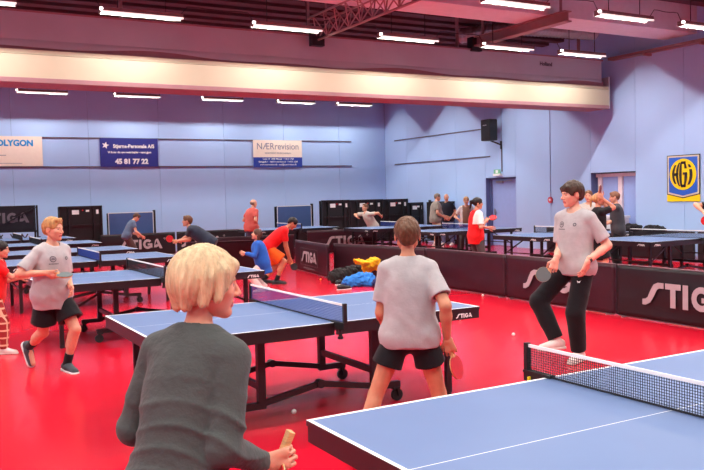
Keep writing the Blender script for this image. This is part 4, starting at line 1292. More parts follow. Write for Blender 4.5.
        sd = int(abs(X * 37 + Y * 91)) % 1000
        amp = sp.get('wrinkle', 0.006)
        def nz2(P):
            q = P - pel
            zt = q @ tz
            fall = 0.5 + 0.6 * np.clip(0.5 - zt / (0.3 * h), 0, 1)
            return amp * fall * (wob(P * V3(*sp.get('wscale', (1, 1, 0.55))), 26, sd) + 0.5 * wob(P, 55, sd + 1))
        if sp.get('folds'):
            nz_base = nz2
            def nz2(P):
                q = (P - pel) @ Rt
                ph = q[:, 2] * 34 + q[:, 0] * 7 + 4.6 * wob(P, 9, sd + 5)
                lowm_ = np.clip(1.15 - q[:, 2] / (0.2 * h), 0.12, 1)
                for E_ in (eL, eR):
                    lowm_ = np.maximum(lowm_, np.clip(1.2 - np.linalg.norm(P - E_, axis=1) / 0.16, 0, 1))
                msk = lowm_ * np.clip(0.35 + 1.3 * wob(P, 9, sd + 8), 0, 1)
                return nz_base(P) * 0.7 - sp['folds'] * msk * (1 - np.abs(np.sin(ph))) ** 2
        v_, f_ = polygonise(add, sub, h=vc, noise=nz2)
        fcc = v_[f_].mean(1)
        mi = np.zeros(len(f_), int)
        mats = [sp['topm']]
        if 'top2' in sp:          # second colour: 'sleeves' or a yoke
            mats.append(sp['top2'][1])
            q = (fcc - neck) @ Rt
            if sp['top2'][0] == 'right': mi[(q[:, 0] > 0.055 * h) & (q[:, 2] > -0.16 * h)] = 1
            if sp['top2'][0] == 'sides': mi[(np.abs(q[:, 0]) > 0.07 * h)] = 1
        shirt = link(sp.get('topname', 't_shirt'), np_mesh('shirt', [(v_, f_, mi)], mats), root)
    low = sp.get('low', 'shorts')
    if low:
        ln = {'shorts': sp.get('short_len', 0.78), 'trousers': 2.0}[low]
        waist = pel + tz * 0.03 * h
        wc = [(pel + tz * 0.05 * h, tz)]
        o2 = sp.get('loose2', 0.012) * h
        add = [Cap(hL, hR, 0.062 * h * b + 0.010, 0.062 * h * b + 0.010, 0.03, (py_, 0.97), wc),
               Ell(pel + tz * 0.03 * h, R_, (0.09 * h * b + 0.008, 0.07 * h * b + 0.008, 0.09 * h), 0.04, wc)]
        sub = []
        for Hh, K, Fo in ((hL, kL, fL), (hR, kR, fR)):
            d1 = nrm(K - Hh); d2 = nrm(Fo - K)
            if ln <= 1:
                end = Hh + (K - Hh) * ln
                add.append(Cap(Hh, end + d1 * 0.05, 0.05 * h * lg + 0.010, 0.05 * h * lg + o2 * 1.2, 0.03, None, [(end, d1)]))
                sub.append(Cap(end - d1 * 0.02, end + d1 * 0.12, 0.04 * h * lg + o2 * 0.4, 0.04 * h * lg + o2 * 0.4, 0.003))
            else:
                add.append(Cap(Hh, K, 0.05 * h * lg + 0.012, 0.034 * h * lg + 0.016 + sp.get('tl', 0), 0.03))
                add.append(Cap(K, Fo + d2 * 0.005 * h, 0.034 * h * lg + 0.016 + sp.get('tl', 0), 0.026 * h * lg + 0.014 + sp.get('tl', 0), 0.02, None, [(Fo + d2 * sp.get('cuff', 0.0), d2)]))
                add.append(Cap(K + (Fo - K) * 0.1, K + (Fo - K) * 0.5, 0.034 * h * lg + 0.012, 0.033 * h * lg + 0.012, 0.03))
        sd2 = int(abs(X * 53 + Y * 17)) % 1000
        nz3 = lambda P: 0.0045 * (wob(P * V3(1, 1, 0.6), 24, sd2) + 0.5 * wob(P, 50, sd2 + 3))
        v_, f_ = polygonise(add, sub, h=vc, noise=nz3)
        low_o = link(sp.get('lowname', low), np_mesh(low, [(v_, f_, 0)], [sp['lowm']]), root)
    # shoes and socks
    for Fo, K, d in ((fL, kL, dL), (fR, kR, dR)):
        d2 = nrm(Fo - K)
        dh = nrm(d); upf = nrm(np.cross(np.cross(dh, V3(0, 0, 1) + d2 * -0.2), dh)) if abs(dh[2]) < 0.95 else nrm(-d2)
        if np.dot(upf, -d2) < 0: upf = -upf
        sdv = np.cross(dh, upf)
        base = Fo - upf * 0.045 * h
        if sp.get('sock'):
            ln_, sm_ = sp['sock']
            v_, f_ = polygonise([Cap(Fo + d2 * 0.01 * h, Fo - d2 * ln_ * h, 0.023 * h * lg + 0.004, 0.026 * h * lg + 0.003, 0.01, None, [(Fo - d2 * ln_ * h, -d2)]), Cap(Fo, Fo + dh * 0.03 * h - upf * 0.02 * h, 0.024 * h, 0.02 * h, 0.01)], h=vc)
            link('sock', np_mesh('sock', [(v_, f_, 0)], [sm_]), root)
        shm, som = sp.get('shoe', (mat('dark_shoe', (40, 42, 48)), mat('white_sole', (225, 225, 222))))
        up = [Cap(base - dh * 0.022 * h + upf * 0.030 * h, base + dh * 0.02 * h + upf * 0.030 * h, 0.026 * h, 0.027 * h, 0.02, None, [(base + upf * 0.010 * h, -upf), (base + upf * 0.062 * h, upf)]),
              Cap(base + dh * 0.02 * h + upf * 0.028 * h, base + dh * 0.10 * h + upf * 0.014 * h, 0.026 * h, 0.022 * h, 0.02, (sdv, 1.1), [(base + upf * 0.010 * h, -upf)]),
              ]
        v_, f_ = polygonise(up, [Cap(Fo, Fo - d2 * 0.1 * h, 0.018 * h, 0.02 * h, 0.003)], h=min(vc, 0.008))
        so = link('shoe', np_mesh('shoe', [(v_, f_, 0)], [shm]), root)
        sole = [Cap(base - dh * 0.024 * h + upf * 0.008 * h, base + dh * 0.098 * h + upf * 0.008 * h, 0.028 * h, 0.028 * h, 0.002, None, [(base + upf * 0.0005, -upf), (base + upf * 0.014 * h, upf)])]
        v_, f_ = polygonise(sole, h=min(vc, 0.007))
        link('sole', np_mesh('sole', [(v_, f_, 0)], [som]), so)
    P = Person(); P.root = root; P.hands = hands; P.shirt = shirt; P.Rw = Rw; P.l2w = l2w; P.w2l = w2l; P.H = H_; P.RH = RH; P.body = body
    P.Rt = Rt; P.neck = neck; P.h = h; P.pel = pel; P.low = low_o if low else None; P.aL = aL; P.aR = aR; P.eL = eL; P.eR = eR
    return P

def camdir(r, u, f):
    return RIGHT * r + ZAX * u + FWDH * f

M_BATRED = mat('bat_rubber_red', (200, 24, 36), rough=0.45)
M_BATBLK = mat('bat_rubber_black', (38, 42, 44), rough=0.45)
M_BATGRN = mat('bat_rubber_worn', (92, 104, 104), rough=0.55)
M_WOOD = mat('bat_wood', (214, 170, 112), rough=0.5, var=0.2, scale=20, stretch=(1, 1, 8))
def bat(hand, d, n, label, front=None, back=None, off=0.0):
    """d: direction handle to blade, n: normal of the front face"""
    A, hd, pn, s, sgn = hand
    d = nrm(d); n = nrm(n - (n @ d) * d); sdv = np.cross(d, n)
    c = A + hd * 0.075 * s + pn * 0.022 * s + d * off
    t = thing('table_tennis_bat', label, 'bat', c)
    front = front or M_BATRED; back = back or M_BATBLK
    def blade(r, n_=28):
        return [(r * 0.96 * math.sin(2 * math.pi * i / n_), 0.128 + r * 1.03 * math.cos(2 * math.pi * i / n_)) for i in range(n_)][::-1]
    X_, Y_ = Vector(sdv), Vector(d); N_ = Vector(np.cross(sdv, d))
    b0 = MB().prism(blade(0.0765), -N_ * 0.003, X_, Y_, 0.006).build('blade', M_WOOD, t)
    f_ = [(x, max(y, 0.062)) for x, y in blade(0.0755)]
    fsign = 1 if np.dot(np.array(N_), n) > 0 else -1
    MB().prism(f_, N_ * 0.003, X_, Y_, 0.004).build('rubber', front if fsign > 0 else back, t)
    MB().prism(f_, -N_ * 0.007, X_, Y_, 0.004).build('rubber', back if fsign > 0 else front, t)
    hp = [(-0.0135, 0.066), (-0.0135, 0.0), (-0.016, -0.045), (0.016, -0.045), (0.0135, 0.0), (0.0135, 0.066)]
    MB().prism(hp, -N_ * 0.011, X_, Y_, 0.022).build('handle', M_WOOD, t, bevel=0.003)
    return t

def print_on(P, target, o, u, v, n, polys, m, name, lift=0.004):
    """project small flat polygons onto a garment: o origin (local), u, v in-plane axes, rays cast along n"""
    me = target.data
    bv = BVHTree.FromPolygons([tuple(q.co) for q in me.vertices], [tuple(f.vertices) for f in me.polygons])
    mb = MB()
    for poly_ in polys:
        vs = []
        for (x, y) in poly_:
            p = o + u * x + v * y
            hit = bv.ray_cast(Vector(p - n * 0.5), Vector(n))
            q = hit[0] if hit[0] is not None else Vector(p)
            vs.append(tuple(np.array(q) - n * lift))
        mb.add(vs, [tuple(range(len(vs)))])
    return mb.build(name, m, target)
def ring(r0, r1, n=20, cx=0, cy=0):
    out = []
    for i in range(n):
        a, b = 2 * math.pi * i / n, 2 * math.pi * (i + 1) / n
        out.append([(cx + r0 * math.cos(a), cy + r0 * math.sin(a)), (cx + r1 * math.cos(a), cy + r1 * math.sin(a)), (cx + r1 * math.cos(b), cy + r1 * math.sin(b)), (cx + r0 * math.cos(b), cy + r0 * math.sin(b))])
    return out

# ------------------------------------------------------------------ the people of the photograph
def at(u, d): return tuple(wpx(u, 200, d)[:2])
def cloth(name, rgb, rough=0.85, var=0.07, sc=14, bump=0.35, bs=26): return mat('cloth_' + name, rgb, rough=rough, var=var, scale=sc, bump=bump, bscale=bs, spec=0.2, sheen=0.1)
C_GREY = cloth('grey_tee', (176, 172, 172)); C_BLK = cloth('black', (24, 24, 28)); C_DKSW = cloth('charcoal_sweater', (70, 74, 72), bump=0.5, bs=35)
C_TROUS = cloth('black_trousers', (22, 20, 24)); C_RED = cloth('red', (224, 26, 30)); C_ORG = cloth('orange', (222, 92, 24)); C_BLUE = cloth('blue_sweater', (38, 92, 180))
C_NAVY = cloth('navy', (44, 50, 66)); C_BEIGE = cloth('beige', (204, 186, 158)); C_SALM = cloth('salmon', (196, 88, 80)); C_STEEL = cloth('steel_blue', (86, 98, 122))
C_BROWN = cloth('brown', (84, 68, 66)); C_TAUPE = cloth('taupe', (140, 128, 118)); C_WHITE = cloth('white', (232, 218, 210)); C_GRTR = cloth('grey_trousers', (78, 72, 72)); C_CREAM = cloth('cream_tee', (196, 186, 176))
S_DARK = (mat('shoe_dark_grey', (52, 62, 68), rough=0.6), mat('shoe_sole_white', (226, 226, 222)))
S_WHITE = (mat('shoe_white', (226, 206, 198), rough=0.7), mat('shoe_sole_cream', (222, 206, 198)))
S_BLACK = (mat('shoe_black', (30, 30, 34), rough=0.6), mat('shoe_sole_dark', (60, 58, 58)))
K_BLK = cloth('black_sock', (26, 26, 30)); K_WHT = cloth('white_sock', (230, 208, 200))
FAIR = ('fair', (216, 156, 128)); PALE = ('pale', (222, 168, 144)); WARM = ('warm', (202, 140, 108))
PEOPLE = {}

# the woman in the foreground
PEOPLE['woman'] = build_person(dict(xy=at(166, 2.42), a=42, h=1.585, headoff=(0, 0, 0.012), q=2, head=0.139, build=0.90, lean=15, look=(40, -6, 0), old=1, label='pale-haired woman in a charcoal long-sleeved sweater seen from behind',
    hair='bob', hairname='ash_blonde', hairrgb=(204, 178, 138), skin=('aged', (214, 150, 122)), top='long', topname='sweater', topm=C_DKSW, loose=0.008, wrinkle=0.009, wscale=(0.6, 0.6, 1.3), folds=0.02, hem=-0.10,
    low='trousers', lowm=C_BLK, shoe=S_BLACK, arm=1.06, armk=0.008,
    handR=('px', 262, 463, 0.12), elbR=(0.15, -1, -0.5), handL=(-0.22, 0.27, 0.86), elbL=(-0.3, -1, -0.4), curlR=1.25, hdirR=(0.9, 0.05, 0.3), palmR=(-0.3, 0.1, 1.0)))
# boy seen from behind
PEOPLE['back_boy'] = build_person(dict(xy=at(407, 5.0), a=-4, h=1.58, q=2, head=0.141, build=0.88, lean=4, look=(3, 2, 0), label='boy in a grey t-shirt and black shorts seen from behind',
    hair='short', hairname='chestnut', hairrgb=(96, 64, 42), skin=WARM, topm=C_GREY, loose=0.016, wrinkle=0.007, hem=-0.04, sleeve=0.74, lowm=C_BLK, short_len=0.46, loose2=0.016,
    pelvis=(0, 0, 0.825), footL=(-0.36, -0.05, 0.07), footR=(0.27, 0.05, 0.07), shoe=S_DARK, sock=(0.06, K_BLK), leg=0.92,
    shw=0.086, handR=('px', 447, 338, -0.02), elbR=(0.25, -1, 0), handL=('px', 383, 322, 0.26), elbL=(-0.2, -1, -0.3), curlR=1.3, hdirR=(0.28, -1, 0.0), palmR=(0.1, 0, 1), curlL=0.9))
# tall youth
PEOPLE['youth'] = build_person(dict(xy=at(575, 8.0), a=-146, h=1.83, q=1, head=0.134, build=0.88, lean=0, look=(28, -4, 0), label='tall youth in a grey t-shirt and black trousers by the barrier',
    hair='fringe', hairname='dark_brown', hairrgb=(66, 48, 36), skin=PALE, topm=C_GREY, loose=0.013, wrinkle=0.006, hem=-0.04, sleeve=0.78, low='trousers', lowm=C_TROUS, leg=1.0, tl=0.014, cuff=-0.03,
    footL=('gp', 579, 353), footR=('px', 557, 341, 0.0), kneeR=(0.9, 0.7, 0), kneeL=(0, 1, 0), toeL=(-0.2, 1, 0), toeR=(0.35, 1, 0), shoe=S_WHITE, sock=(0.07, K_WHT),
    handR=('px', 556, 259, -0.12), elbR=(0.5, -1, 0), handL=('px', 588, 261, -0.25), elbL=(-0.5, -1, 0), curlR=1.2, curlL=0.5, hdirR=(-0.35, -1, -0.1), palmR=(0.2, 0, 1), hdirL=(-0.4, -1, 0)))
# walking boy on the left
PEOPLE['walking_boy'] = build_person(dict(xy=at(48, 8.04), a=146, h=1.64, q=1, head=0.14, build=0.98, lean=3, look=(-22, -2, 0), mouth_open=1, label='fair-haired boy in a grey t-shirt and black shorts walking',
    hair='short', hairname='dark_blonde', hairrgb=(176, 128, 78), skin=FAIR, topm=C_GREY, loose=0.02, wrinkle=0.007, hem=-0.085, sleeve=0.82, lowm=C_BLK, short_len=0.72, loose2=0.026,
    pelvis=(0, 0, 0.80), footL=('gp', 67, 364), footR=('px', 29, 347, 0.30), toeL=(0.15, 1, -0.05), toeR=(0.0, 0.45, -0.9), kneeR=(0.1, 1, 0.1), shoe=S_DARK, sock=(0.075, K_BLK), leg=1.0,
    handR=('px', 46, 273, -0.20), elbR=(1, -0.5, -0.3), handL=('px', 71, 287, -0.05), elbL=(-0.5, -1, 0), curlR=1.2, curlL=0.5, hdirR=(1, -0.1, -0.2), palmR=(0.1, 0.2, 1)))
# child at the left edge
def plaid():
    m = mat('cloth_plaid', (150, 30, 32), rough=0.85, var=0.05)
    nt = m.node_tree; b = nt.nodes['Principled BSDF']
    tc = nt.nodes.new('ShaderNodeTexCoord'); sp = nt.nodes.new('ShaderNodeSeparateXYZ'); nt.links.new(tc.outputs['Object'], sp.inputs[0])
    def stripes(o, f, th):
        a = nt.nodes.new('ShaderNodeMath'); a.operation = 'MULTIPLY'; a.inputs[1].default_value = f; nt.links.new(o, a.inputs[0])
        s_ = nt.nodes.new('ShaderNodeMath'); s_.operation = 'SINE'; nt.links.new(a.outputs[0], s_.inputs[0])
        g = nt.nodes.new('ShaderNodeMath'); g.operation = 'GREATER_THAN'; g.inputs[1].default_value = th; nt.links.new(s_.outputs[0], g.inputs[0])
        return g.outputs[0]
    mx = nt.nodes.new('ShaderNodeMath'); mx.operation = 'MAXIMUM'
    nt.links.new(stripes(sp.outputs[2], 75, 0.75), mx.inputs[0]); nt.links.new(stripes(sp.outputs[0], 95, 0.75), mx.inputs[1])
    c = nt.nodes.new('ShaderNodeMix'); c.data_type = 'RGBA'; nt.links.new(mx.outputs[0], c.inputs[0])
    c.inputs[6].default_value = (*lin((150, 30, 32)), 1); c.inputs[7].default_value = (*lin((226, 180, 150)), 1)
    nt.links.new(c.outputs[2], b.inputs['Base Color'])
    return m
PEOPLE['edge_child'] = build_person(dict(xy=at(-9, 9.2), a=105, h=1.30, q=1, head=0.15, build=0.9, lean=8, look=(0, -5, 0), label='child in a red top and red plaid trousers beside the walking boy',
    hair='long', hairname='black_hair', hairrgb=(36, 28, 26), skin=FAIR, topm=C_RED, loose=0.014, low='trousers', lowm=plaid(), shoe=S_WHITE, leg=0.95,
    footL=('gp', -14, 344), footR=('gp', 4, 349), handR=('px', 28, 270, 0.1), elbR=(0.2, -0.5, -1), handL=('px', 20, 278, 0.3), elbL=(-0.3, -0.3, -1)))
# man in red, orange shorts
PEOPLE['red_man'] = build_person(dict(xy=at(272, 15.9), a=88, h=1.74, q=0, build=0.9, lean=48, look=(0, -42, 0), label='man in a red t-shirt and orange shorts bending forward',
    hair='crop', hairname='black_hair', hairrgb=(32, 26, 26), skin=('tan', (196, 132, 100)), topm=C_RED, loose=0.012, lowm=C_ORG, short_len=0.85, loose2=0.02, pelvis=(0, -0.12, 0.74),
    footL=(-0.12, -0.22, 0.07), footR=(0.14, 0.03, 0.07), shoe=S_BLACK, sock=(0.07, K_BLK), handR=('px', 290, 259, 0), handL=('px', 289, 258, 0.15), curlR=1.2, curlL=0.9))
# girl in blue
PEOPLE['girl'] = build_person(dict(xy=at(252, 14.6), a=-92, h=1.32, q=0, head=0.15, build=1.15, lean=14, look=(0, 14, 0), label='girl with brown hair in a blue sweater laughing at the table end',
    hair='long', hairname='mid_brown', hairrgb=(84, 56, 44), skin=FAIR, top='long', topname='sweater', topm=C_BLUE, loose=0.022, hem=-0.16, low='trousers', lowm=C_WHITE, pelvis=(0, -0.16, 0.53),
    footL=(-0.1, -0.12, 0.06), footR=(0.1, -0.22, 0.06), shoe=S_WHITE, handR=(0.12, 0.14, 0.70), handL=(-0.12, 0.16, 0.72), elbR=(0.6, -0.6, -0.6), elbL=(-0.6, -0.6, -0.6)))
# boy beyond the tables
PEOPLE['far_boy'] = build_person(dict(xy=at(127, 22.6), a=70, h=1.5, q=0, head=0.145, build=0.9, lean=26, look=(0, -40, 0), label='boy in a blue-grey shirt leaning forward before the black barrier',
    hair='short', hairname='mid_brown', hairrgb=(84, 56, 44), skin=FAIR, topm=C_STEEL, loose=0.014, low='trousers', lowm=C_BROWN, pelvis=(0, -0.05, 0.74), handR=(0.2, 0.32, 0.72), handL=(-0.15, 0.3, 0.75), shoe=S_WHITE))
# stooping man in navy
PEOPLE['navy_man'] = build_person(dict(xy=at(206, 17.2), a=-80, h=1.74, q=0, build=1.0, lean=55, look=(0, 4, 0), label='stooping man in a navy t-shirt and beige shorts playing',
    hair='short', hairname='reddish_brown', hairrgb=(112, 74, 50), skin=FAIR, topm=C_NAVY, loose=0.014, lowm=C_BEIGE, pelvis=(0, -0.05, 0.80), footL=(-0.2, -0.1, 0.07), footR=(0.2, 0.1, 0.07),
    shoe=S_WHITE, sock=(0.06, K_WHT), handR=('px', 178, 241, -0.2), handL=('px', 181, 240, 0.25), curlR=1.2))
# man in salmon
PEOPLE['salmon_man'] = build_person(dict(xy=at(250, 22.8), a=45, h=1.72, q=0, build=1.08, lean=10, look=(20, -8, 0), label='balding man in a salmon t-shirt seen from behind at the table',
    hair='bald', hairname='grey_short', hairrgb=(120, 104, 96), skin=FAIR, topm=C_SALM, loose=0.016, low='trousers', lowm=C_STEEL, shoe=S_BLACK, handR=('px', 258, 226, 0), handL=(-0.2, 0.25, 1.05), curlR=1.2))
# crouching man
PEOPLE['crouch_man'] = build_person(dict(xy=at(370, 25.7), a=-120, h=1.74, q=0, build=1.0, lean=32, look=(-10, 12, 0), label='man in a cream t-shirt crouching with spread arms before stored tables',
    hair='short', hairname='reddish_brown', hairrgb=(112, 74, 50), skin=FAIR, topm=C_CREAM, loose=0.016, lowm=C_BLK, pelvis=(0, -0.1, 0.72), footL=(-0.25, 0, 0.07), footR=(0.25, 0.05, 0.07), shoe=S_WHITE,
    handR=('px', 357, 217, -0.1), handL=('px', 381, 216, -0.1), elbR=(1, -0.3, 0.3), elbL=(-1, -0.3, 0.3)))
# two men by the wall
PEOPLE['taupe_man'] = build_person(dict(xy=at(435, 25.4), a=75, h=1.76, q=0, build=1.15, belly=1, lean=4, look=(10, -10, 0), label='man in a taupe t-shirt and shorts standing beside a man in black',
    hair='crop', hairname='grey_short', hairrgb=(120, 104, 96), skin=FAIR, topm=C_TAUPE, loose=0.02, lowm=C_BEIGE, shoe=S_WHITE, sock=(0.06, K_WHT), handR=('px', 444, 217, -0.2), handL=('px', 445, 216, 0.2)))
PEOPLE['black_man'] = build_person(dict(xy=at(447.5, 26.4), a=-150, h=1.74, q=0, build=1.1, lean=6, look=(-20, -14, 0), label='balding man in a black polo shirt facing the man in taupe',
    hair='bald', hairname='pale_grey', hairrgb=(190, 176, 160), skin=FAIR, topm=cloth('dark_navy', (30, 32, 44)), loose=0.018, low='trousers', lowm=cloth('jeans', (104, 118, 150)), shoe=S_WHITE, handR=('px', 446, 217, -0.2), handL=('px', 451, 217, -0.2)))
# woman with glasses behind the player in red and white
PEOPLE['fair_woman'] = build_person(dict(xy=at(466, 22.4), a=175, h=1.64, q=0, build=0.95, lean=3, label='fair-haired woman partly hidden behind the player in red and white',
    hair='ponytail', hairname='honey_blonde', hairrgb=(196, 146, 96), skin=FAIR, topm=cloth('beige_brown', (150, 110, 90)), top2=('sides', C_WHITE), loose=0.014, low='trousers', lowm=C_GRTR, shoe=S_WHITE, handR=(0.25, 0.2, 1.0), handL=(-0.2, 0.2, 1.0)))
PEOPLE['red_white'] = build_person(dict(xy=at(475, 16.0), a=62, h=1.64, q=0, head=0.138, build=0.95, lean=3, look=(18, -4, 0), label='dark-haired player in a red and white shirt holding a red bat',
    hair='ponytail', hairname='black_hair', hairrgb=(36, 28, 26), skin=FAIR, topm=C_RED, top2=('right', C_WHITE), loose=0.018, hem=-0.1, low='trousers', lowm=C_GRTR, shoe=S_WHITE, sleeve=0.85,
    handR=('px', 486, 221, -0.1), handL=(-0.12, 0.35, 1.0), curlR=1.2))
# group by the pale door frame
PEOPLE['black_dress'] = build_person(dict(xy=at(597, 14.2), a=70, h=1.68, q=0, build=0.95, lean=2, look=(20, 4, 0), label='woman with light brown ponytail in a black dress lifting her arms',
    hair='ponytail', hairname='honey_blonde', hairrgb=(150, 106, 66), skin=FAIR, topm=C_BLK, topname='dress', loose=0.016, hem=-0.24, lowm=C_BLK, short_len=0.9, shoe=S_BLACK,
    handR=('px', 603, 199, -0.1), elbR=(0.1, 0.6, -1), handL=('px', 602, 198, 0.2), elbL=(-0.1, 0.6, -1), curlR=0.9))
PEOPLE['hidden_man'] = build_person(dict(xy=at(589, 16.5), a=-170, h=1.74, q=0, build=1.0, label='person in grey half hidden behind the youth and the woman in black',
    hair='crop', hairname='reddish_brown', hairrgb=(112, 74, 50), skin=FAIR, topm=cloth('pale_grey', (190, 180, 172)), loose=0.014, low='trousers', lowm=C_GRTR, shoe=S_BLACK))
PEOPLE['dark_woman'] = build_person(dict(xy=at(618, 16.3), a=-95, h=1.7, q=0, build=0.95, lean=4, look=(0, -6, 0), label='short-haired woman in a charcoal t-shirt below the pale door frame',
    hair='short', hairname='light_brown', hairrgb=(126, 84, 60), skin=FAIR, topm=cloth('charcoal', (62, 58, 62)), loose=0.014, low='trousers', lowm=C_BLK, shoe=S_BLACK, handR=('px', 606, 224, -0.1), handL=('px', 607, 222, 0.2)))
PEOPLE['edge_man'] = build_person(dict(xy=at(717, 14.0), a=-110, h=1.75, q=0, build=1.0, label='person in black reaching out beside the emblem sign',
    hair='short', hairname='mid_brown', hairrgb=(84, 56, 44), skin=FAIR, topm=C_BLK, loose=0.014, low='trousers', lowm=C_BLK, shoe=S_BLACK, handR=('px', 703.5, 212, -0.1), elbR=(0.8, 0, 0.4)))

# bats in their hands
def B_(p, hnd, d, n, lab, **k): bat(PEOPLE[p].hands[hnd], camdir(*d), camdir(*n), lab, **k)
B_('woman', 'R', (-0.42, -1, -0.1), (-0.8, 0.2, -0.5), 'wooden bat handle jutting from the fist of the pale-haired woman', off=-0.045)
B_('back_boy', 'R', (0.30, -1, -0.05), (0.8, 0.1, -0.55), 'red table tennis bat hanging in the hand of the boy seen from behind')
B_('youth', 'R', (-0.85, -0.6, -0.1), (-0.1, 0.1, -1), 'table tennis bat with a worn dark face held by the youth', front=M_BATGRN)
B_('walking_boy', 'R', (1, -0.16, -0.3), (0.15, 1, -0.25), 'table tennis bat held flat by the walking boy', front=M_BATGRN, back=M_BATRED)
B_('red_man', 'R', (0.5, -0.9, 0), (0.2, 0.1, -1), 'dark table tennis bat held by the bending man in red', front=M_BATBLK)
B_('salmon_man', 'R', (0.3, -1, 0), (0.1, 0, -1), 'small red table tennis bat held by the man in salmon')
B_('red_white', 'R', (0.95, 0.25, 0), (-0.1, 0.75, -0.6), 'red table tennis bat held by the player in red and white')
B_('navy_man', 'R', (-0.7, 0.4, -0.3), (0.2, 0.2, -1), 'red table tennis bat held by the stooping man in navy')
B_('black_dress', 'R', (0.1, 1, 0), (0.85, 0.1, -0.5), 'dark red table tennis bat held up by the woman in the black dress', front=mat('bat_rubber_dark_red', (120, 24, 34)))
B_('edge_man', 'R', (-0.1, -1, 0), (0.1, 0, -1), 'red table tennis bat held beside the emblem sign')

# prints on the grey shirts
C_PRINT = mat('shirt_print', (92, 90, 96), rough=0.8)
def rect(x0, y0, x1, y1): return [(x0, y0), (x1, y0), (x1, y1), (x0, y1)]
for nm, sx in (('youth', 1.1), ('walking_boy', 1.0)):
    P = PEOPLE[nm]; tx, ty, tz = P.Rt[:, 0], P.Rt[:, 1], P.Rt[:, 2]
    o = P.neck + ty * 0.1 + tx * 0.075 - tz * 0.135
    polys = ring(0.030, 0.023) + [rect(-0.018, -0.006, 0.018, 0.001), rect(-0.012, 0.006, 0.016, 0.012)] + [rect(-0.04 + 0.013 * i, -0.052, -0.031 + 0.013 * i, -0.042) for i in range(7)]
    print_on(P, P.shirt, o, -tx * 1.0, tz, -ty, polys, C_PRINT, 'chest_print')
    o = P.neck + ty * 0.1 - tx * 0.075 - tz * 0.135
    print_on(P, P.shirt, o, -tx, tz, -ty, ring(0.018, 0.009, 10), C_PRINT, 'maker_print')
P = PEOPLE['youth']
o = P.pel + V3(-0.12, 0.1, -0.14)
print_on(P, P.low, o, V3(-1, 0, 0), V3(0, 0, 1), V3(0, -1, 0), [[(-0.02, 0.015), (-0.004, -0.01), (0.0, 0.004)], [(0.02, 0.015), (0.0, 0.004), (0.004, -0.01)]], M_WHITE, 'trouser_logo')
# watch on the youth's left wrist
d = nrm(P.aL - P.eL)
w = P.aL - d * 0.02
wt = MB().tube([w - d * 0.014, w + d * 0.014], 0.031, 14).build('wrist_watch', M_BLACKP)
wt.matrix_world = P.root.matrix_world if False else Matrix.Translation(P.root.location) @ Matrix.Rotation(P.root.rotation_euler[2], 4, 'Z')
tag(wt, 'black watch on the wrist of the tall youth', 'watch')

# ------------------------------------------------------------------ clothes and bags on the floor, things by the wall
def blob(name, c, prims, m, label, cat, h=0.011, amp=0.032, seed=1):
    """crumpled soft thing built from blended shapes around c (hall coordinates)"""
    c = V3(*c)
    v, f = polygonise(prims, h=h, noise=lambda P: amp * (wob(P, 38, seed) + 0.7 * wob(P, 75, seed + 1)), cuts=[(V3(0, 0, 0.002), V3(0, 0, -1))])
    o = link(name, np_mesh(name, [(v, f, 0)], [m]), None, tuple(c)); tag(o, label, cat)
    return o
I3 = np.eye(3)
g = ground(366, 279)
def onto(u, v): p = ground(u, v); return p
p = onto(362, 286)
blob('blue_jacket', (p[0], p[1], 0), [Ell((0.05, 0.02, 0.1), I3, (0.26, 0.2, 0.15), 0.06), Ell((-0.2, 0.1, 0.07), I3, (0.16, 0.14, 0.12), 0.06), Ell((0.2, -0.15, 0.05), I3, (0.2, 0.12, 0.08), 0.06)], cloth('bright_blue', (48, 120, 200)), 'crumpled bright blue jacket on the floor by the barrier', 'jacket', seed=3)
p = onto(377, 287)
blob('navy_jacket', (p[0] + 0.22, p[1] - 0.1, 0), [Ell((0, 0, 0.08), I3, (0.34, 0.24, 0.14), 0.06), Ell((0.25, -0.2, 0.06), I3, (0.25, 0.15, 0.1), 0.06)], cloth('navy_jacket', (28, 34, 84)), 'crumpled navy jacket beside the bright blue one', 'jacket', seed=4)
p = onto(366, 284)
blob('yellow_cloth', (p[0] + 0.1, p[1] + 0.1, 0), [Ell((0.02, 0, 0.36), rot((0, 1, 0), -0.35) @ I3, (0.32, 0.13, 0.07), 0.05), Ell((0.12, -0.05, 0.40), I3, (0.16, 0.1, 0.09), 0.05), Cap((0.05, 0.1, 0.05), (0.05, 0.1, 0.3), 0.08, 0.1, 0.05)], cloth('yellow', (244, 172, 28)), 'bright yellow cloth heaped on the bags by the barrier', 'cloth', seed=5)
p = onto(351, 283)
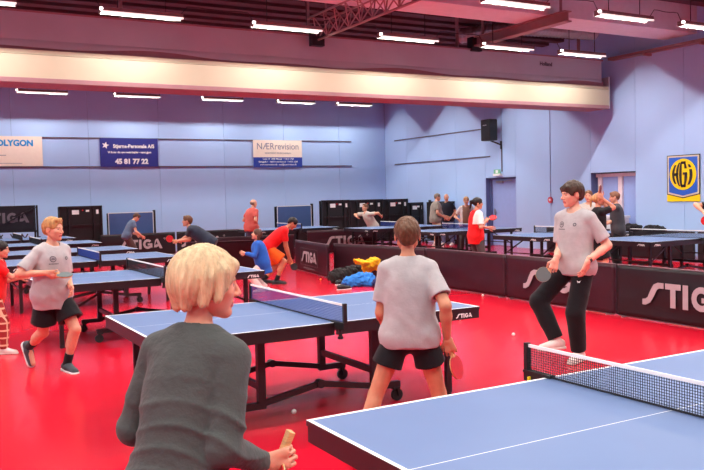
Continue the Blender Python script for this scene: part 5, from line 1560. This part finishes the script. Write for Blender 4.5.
blob('black_bag', (p[0] + 0.02, p[1] + 0.1, 0), [Cap((-0.25, 0.12, 0.13), (0.25, -0.1, 0.16), 0.14, 0.16, 0.05), Ell((0.1, 0, 0.2), I3, (0.2, 0.16, 0.12), 0.05)], cloth('black_bag', (38, 34, 34)), 'dark sports bag lying behind the blue jacket', 'bag', seed=6)
for (u, v, ang) in ((340, 285, 0.5), (343.5, 290, 0.1)):
    p = ground(u, v)
    sh = thing('shoe', 'black and white trainer lying on the floor by the barrier', 'shoe', p, ang, 'trainers lying by the barrier')
    v_, f_ = polygonise([Cap((-0.09, 0, 0.06), (-0.03, 0, 0.06), 0.045, 0.045, 0.03), Cap((-0.04, 0, 0.055), (0.13, 0, 0.035), 0.045, 0.034, 0.03)], [Cap((-0.07, 0, 0.08), (-0.07, 0, 0.2), 0.028, 0.04, 0.003)], h=0.008, cuts=[(V3(0, 0, 0.02), V3(0, 0, -1))])
    link('upper', np_mesh('upper', [(v_, f_, 0)], [S_BLACK[0]]), sh)
    v_, f_ = polygonise([Cap((-0.095, 0, 0.012), (0.135, 0, 0.012), 0.046, 0.042, 0.002, None, [((0, 0, 0.022), (0, 0, 1)), ((0, 0, 0.001), (0, 0, -1))])], h=0.006)
    link('sole', np_mesh('sole', [(v_, f_, 0)], [S_DARK[1]]), sh)
# white crate and dark jackets near the pale door frame
t = thing('storage_crate', 'white storage box standing beside the pale door frame', 'box', (16.05, 14.8, 0))
MB().box(0.02, 0.4, -0.3, 0.32, 0.0, 0.96).build('body', mat('white_box', (222, 222, 228), rough=0.5), t, bevel=0.02)
MB().box(0.0, 0.42, -0.32, 0.34, 0.96, 1.03).build('lid', mat('white_box_lid', (232, 232, 236), rough=0.5), t, bevel=0.01)
for k, (yy, w, hh) in enumerate(((13.75, 0.40, 0.10), (13.1, 0.45, 0.09))):
    blob('dark_jacket', (15.72, yy, 0.69), [Ell((0, 0, 0.06), I3, (0.12, w * 0.7, hh), 0.05), Ell((0, w * 0.3, 0.02), I3, (0.13, w * 0.4, hh * 0.8), 0.05), Ell((-0.03, 0, -0.12), I3, (0.1, w * 0.6, 0.2), 0.05)], C_BLK,
         ('black jacket thrown over the barrier under the pale door frame', 'black jacket thrown over the barrier beneath the emblem side')[k], 'jacket', h=0.018, amp=0.035, seed=20 + k)
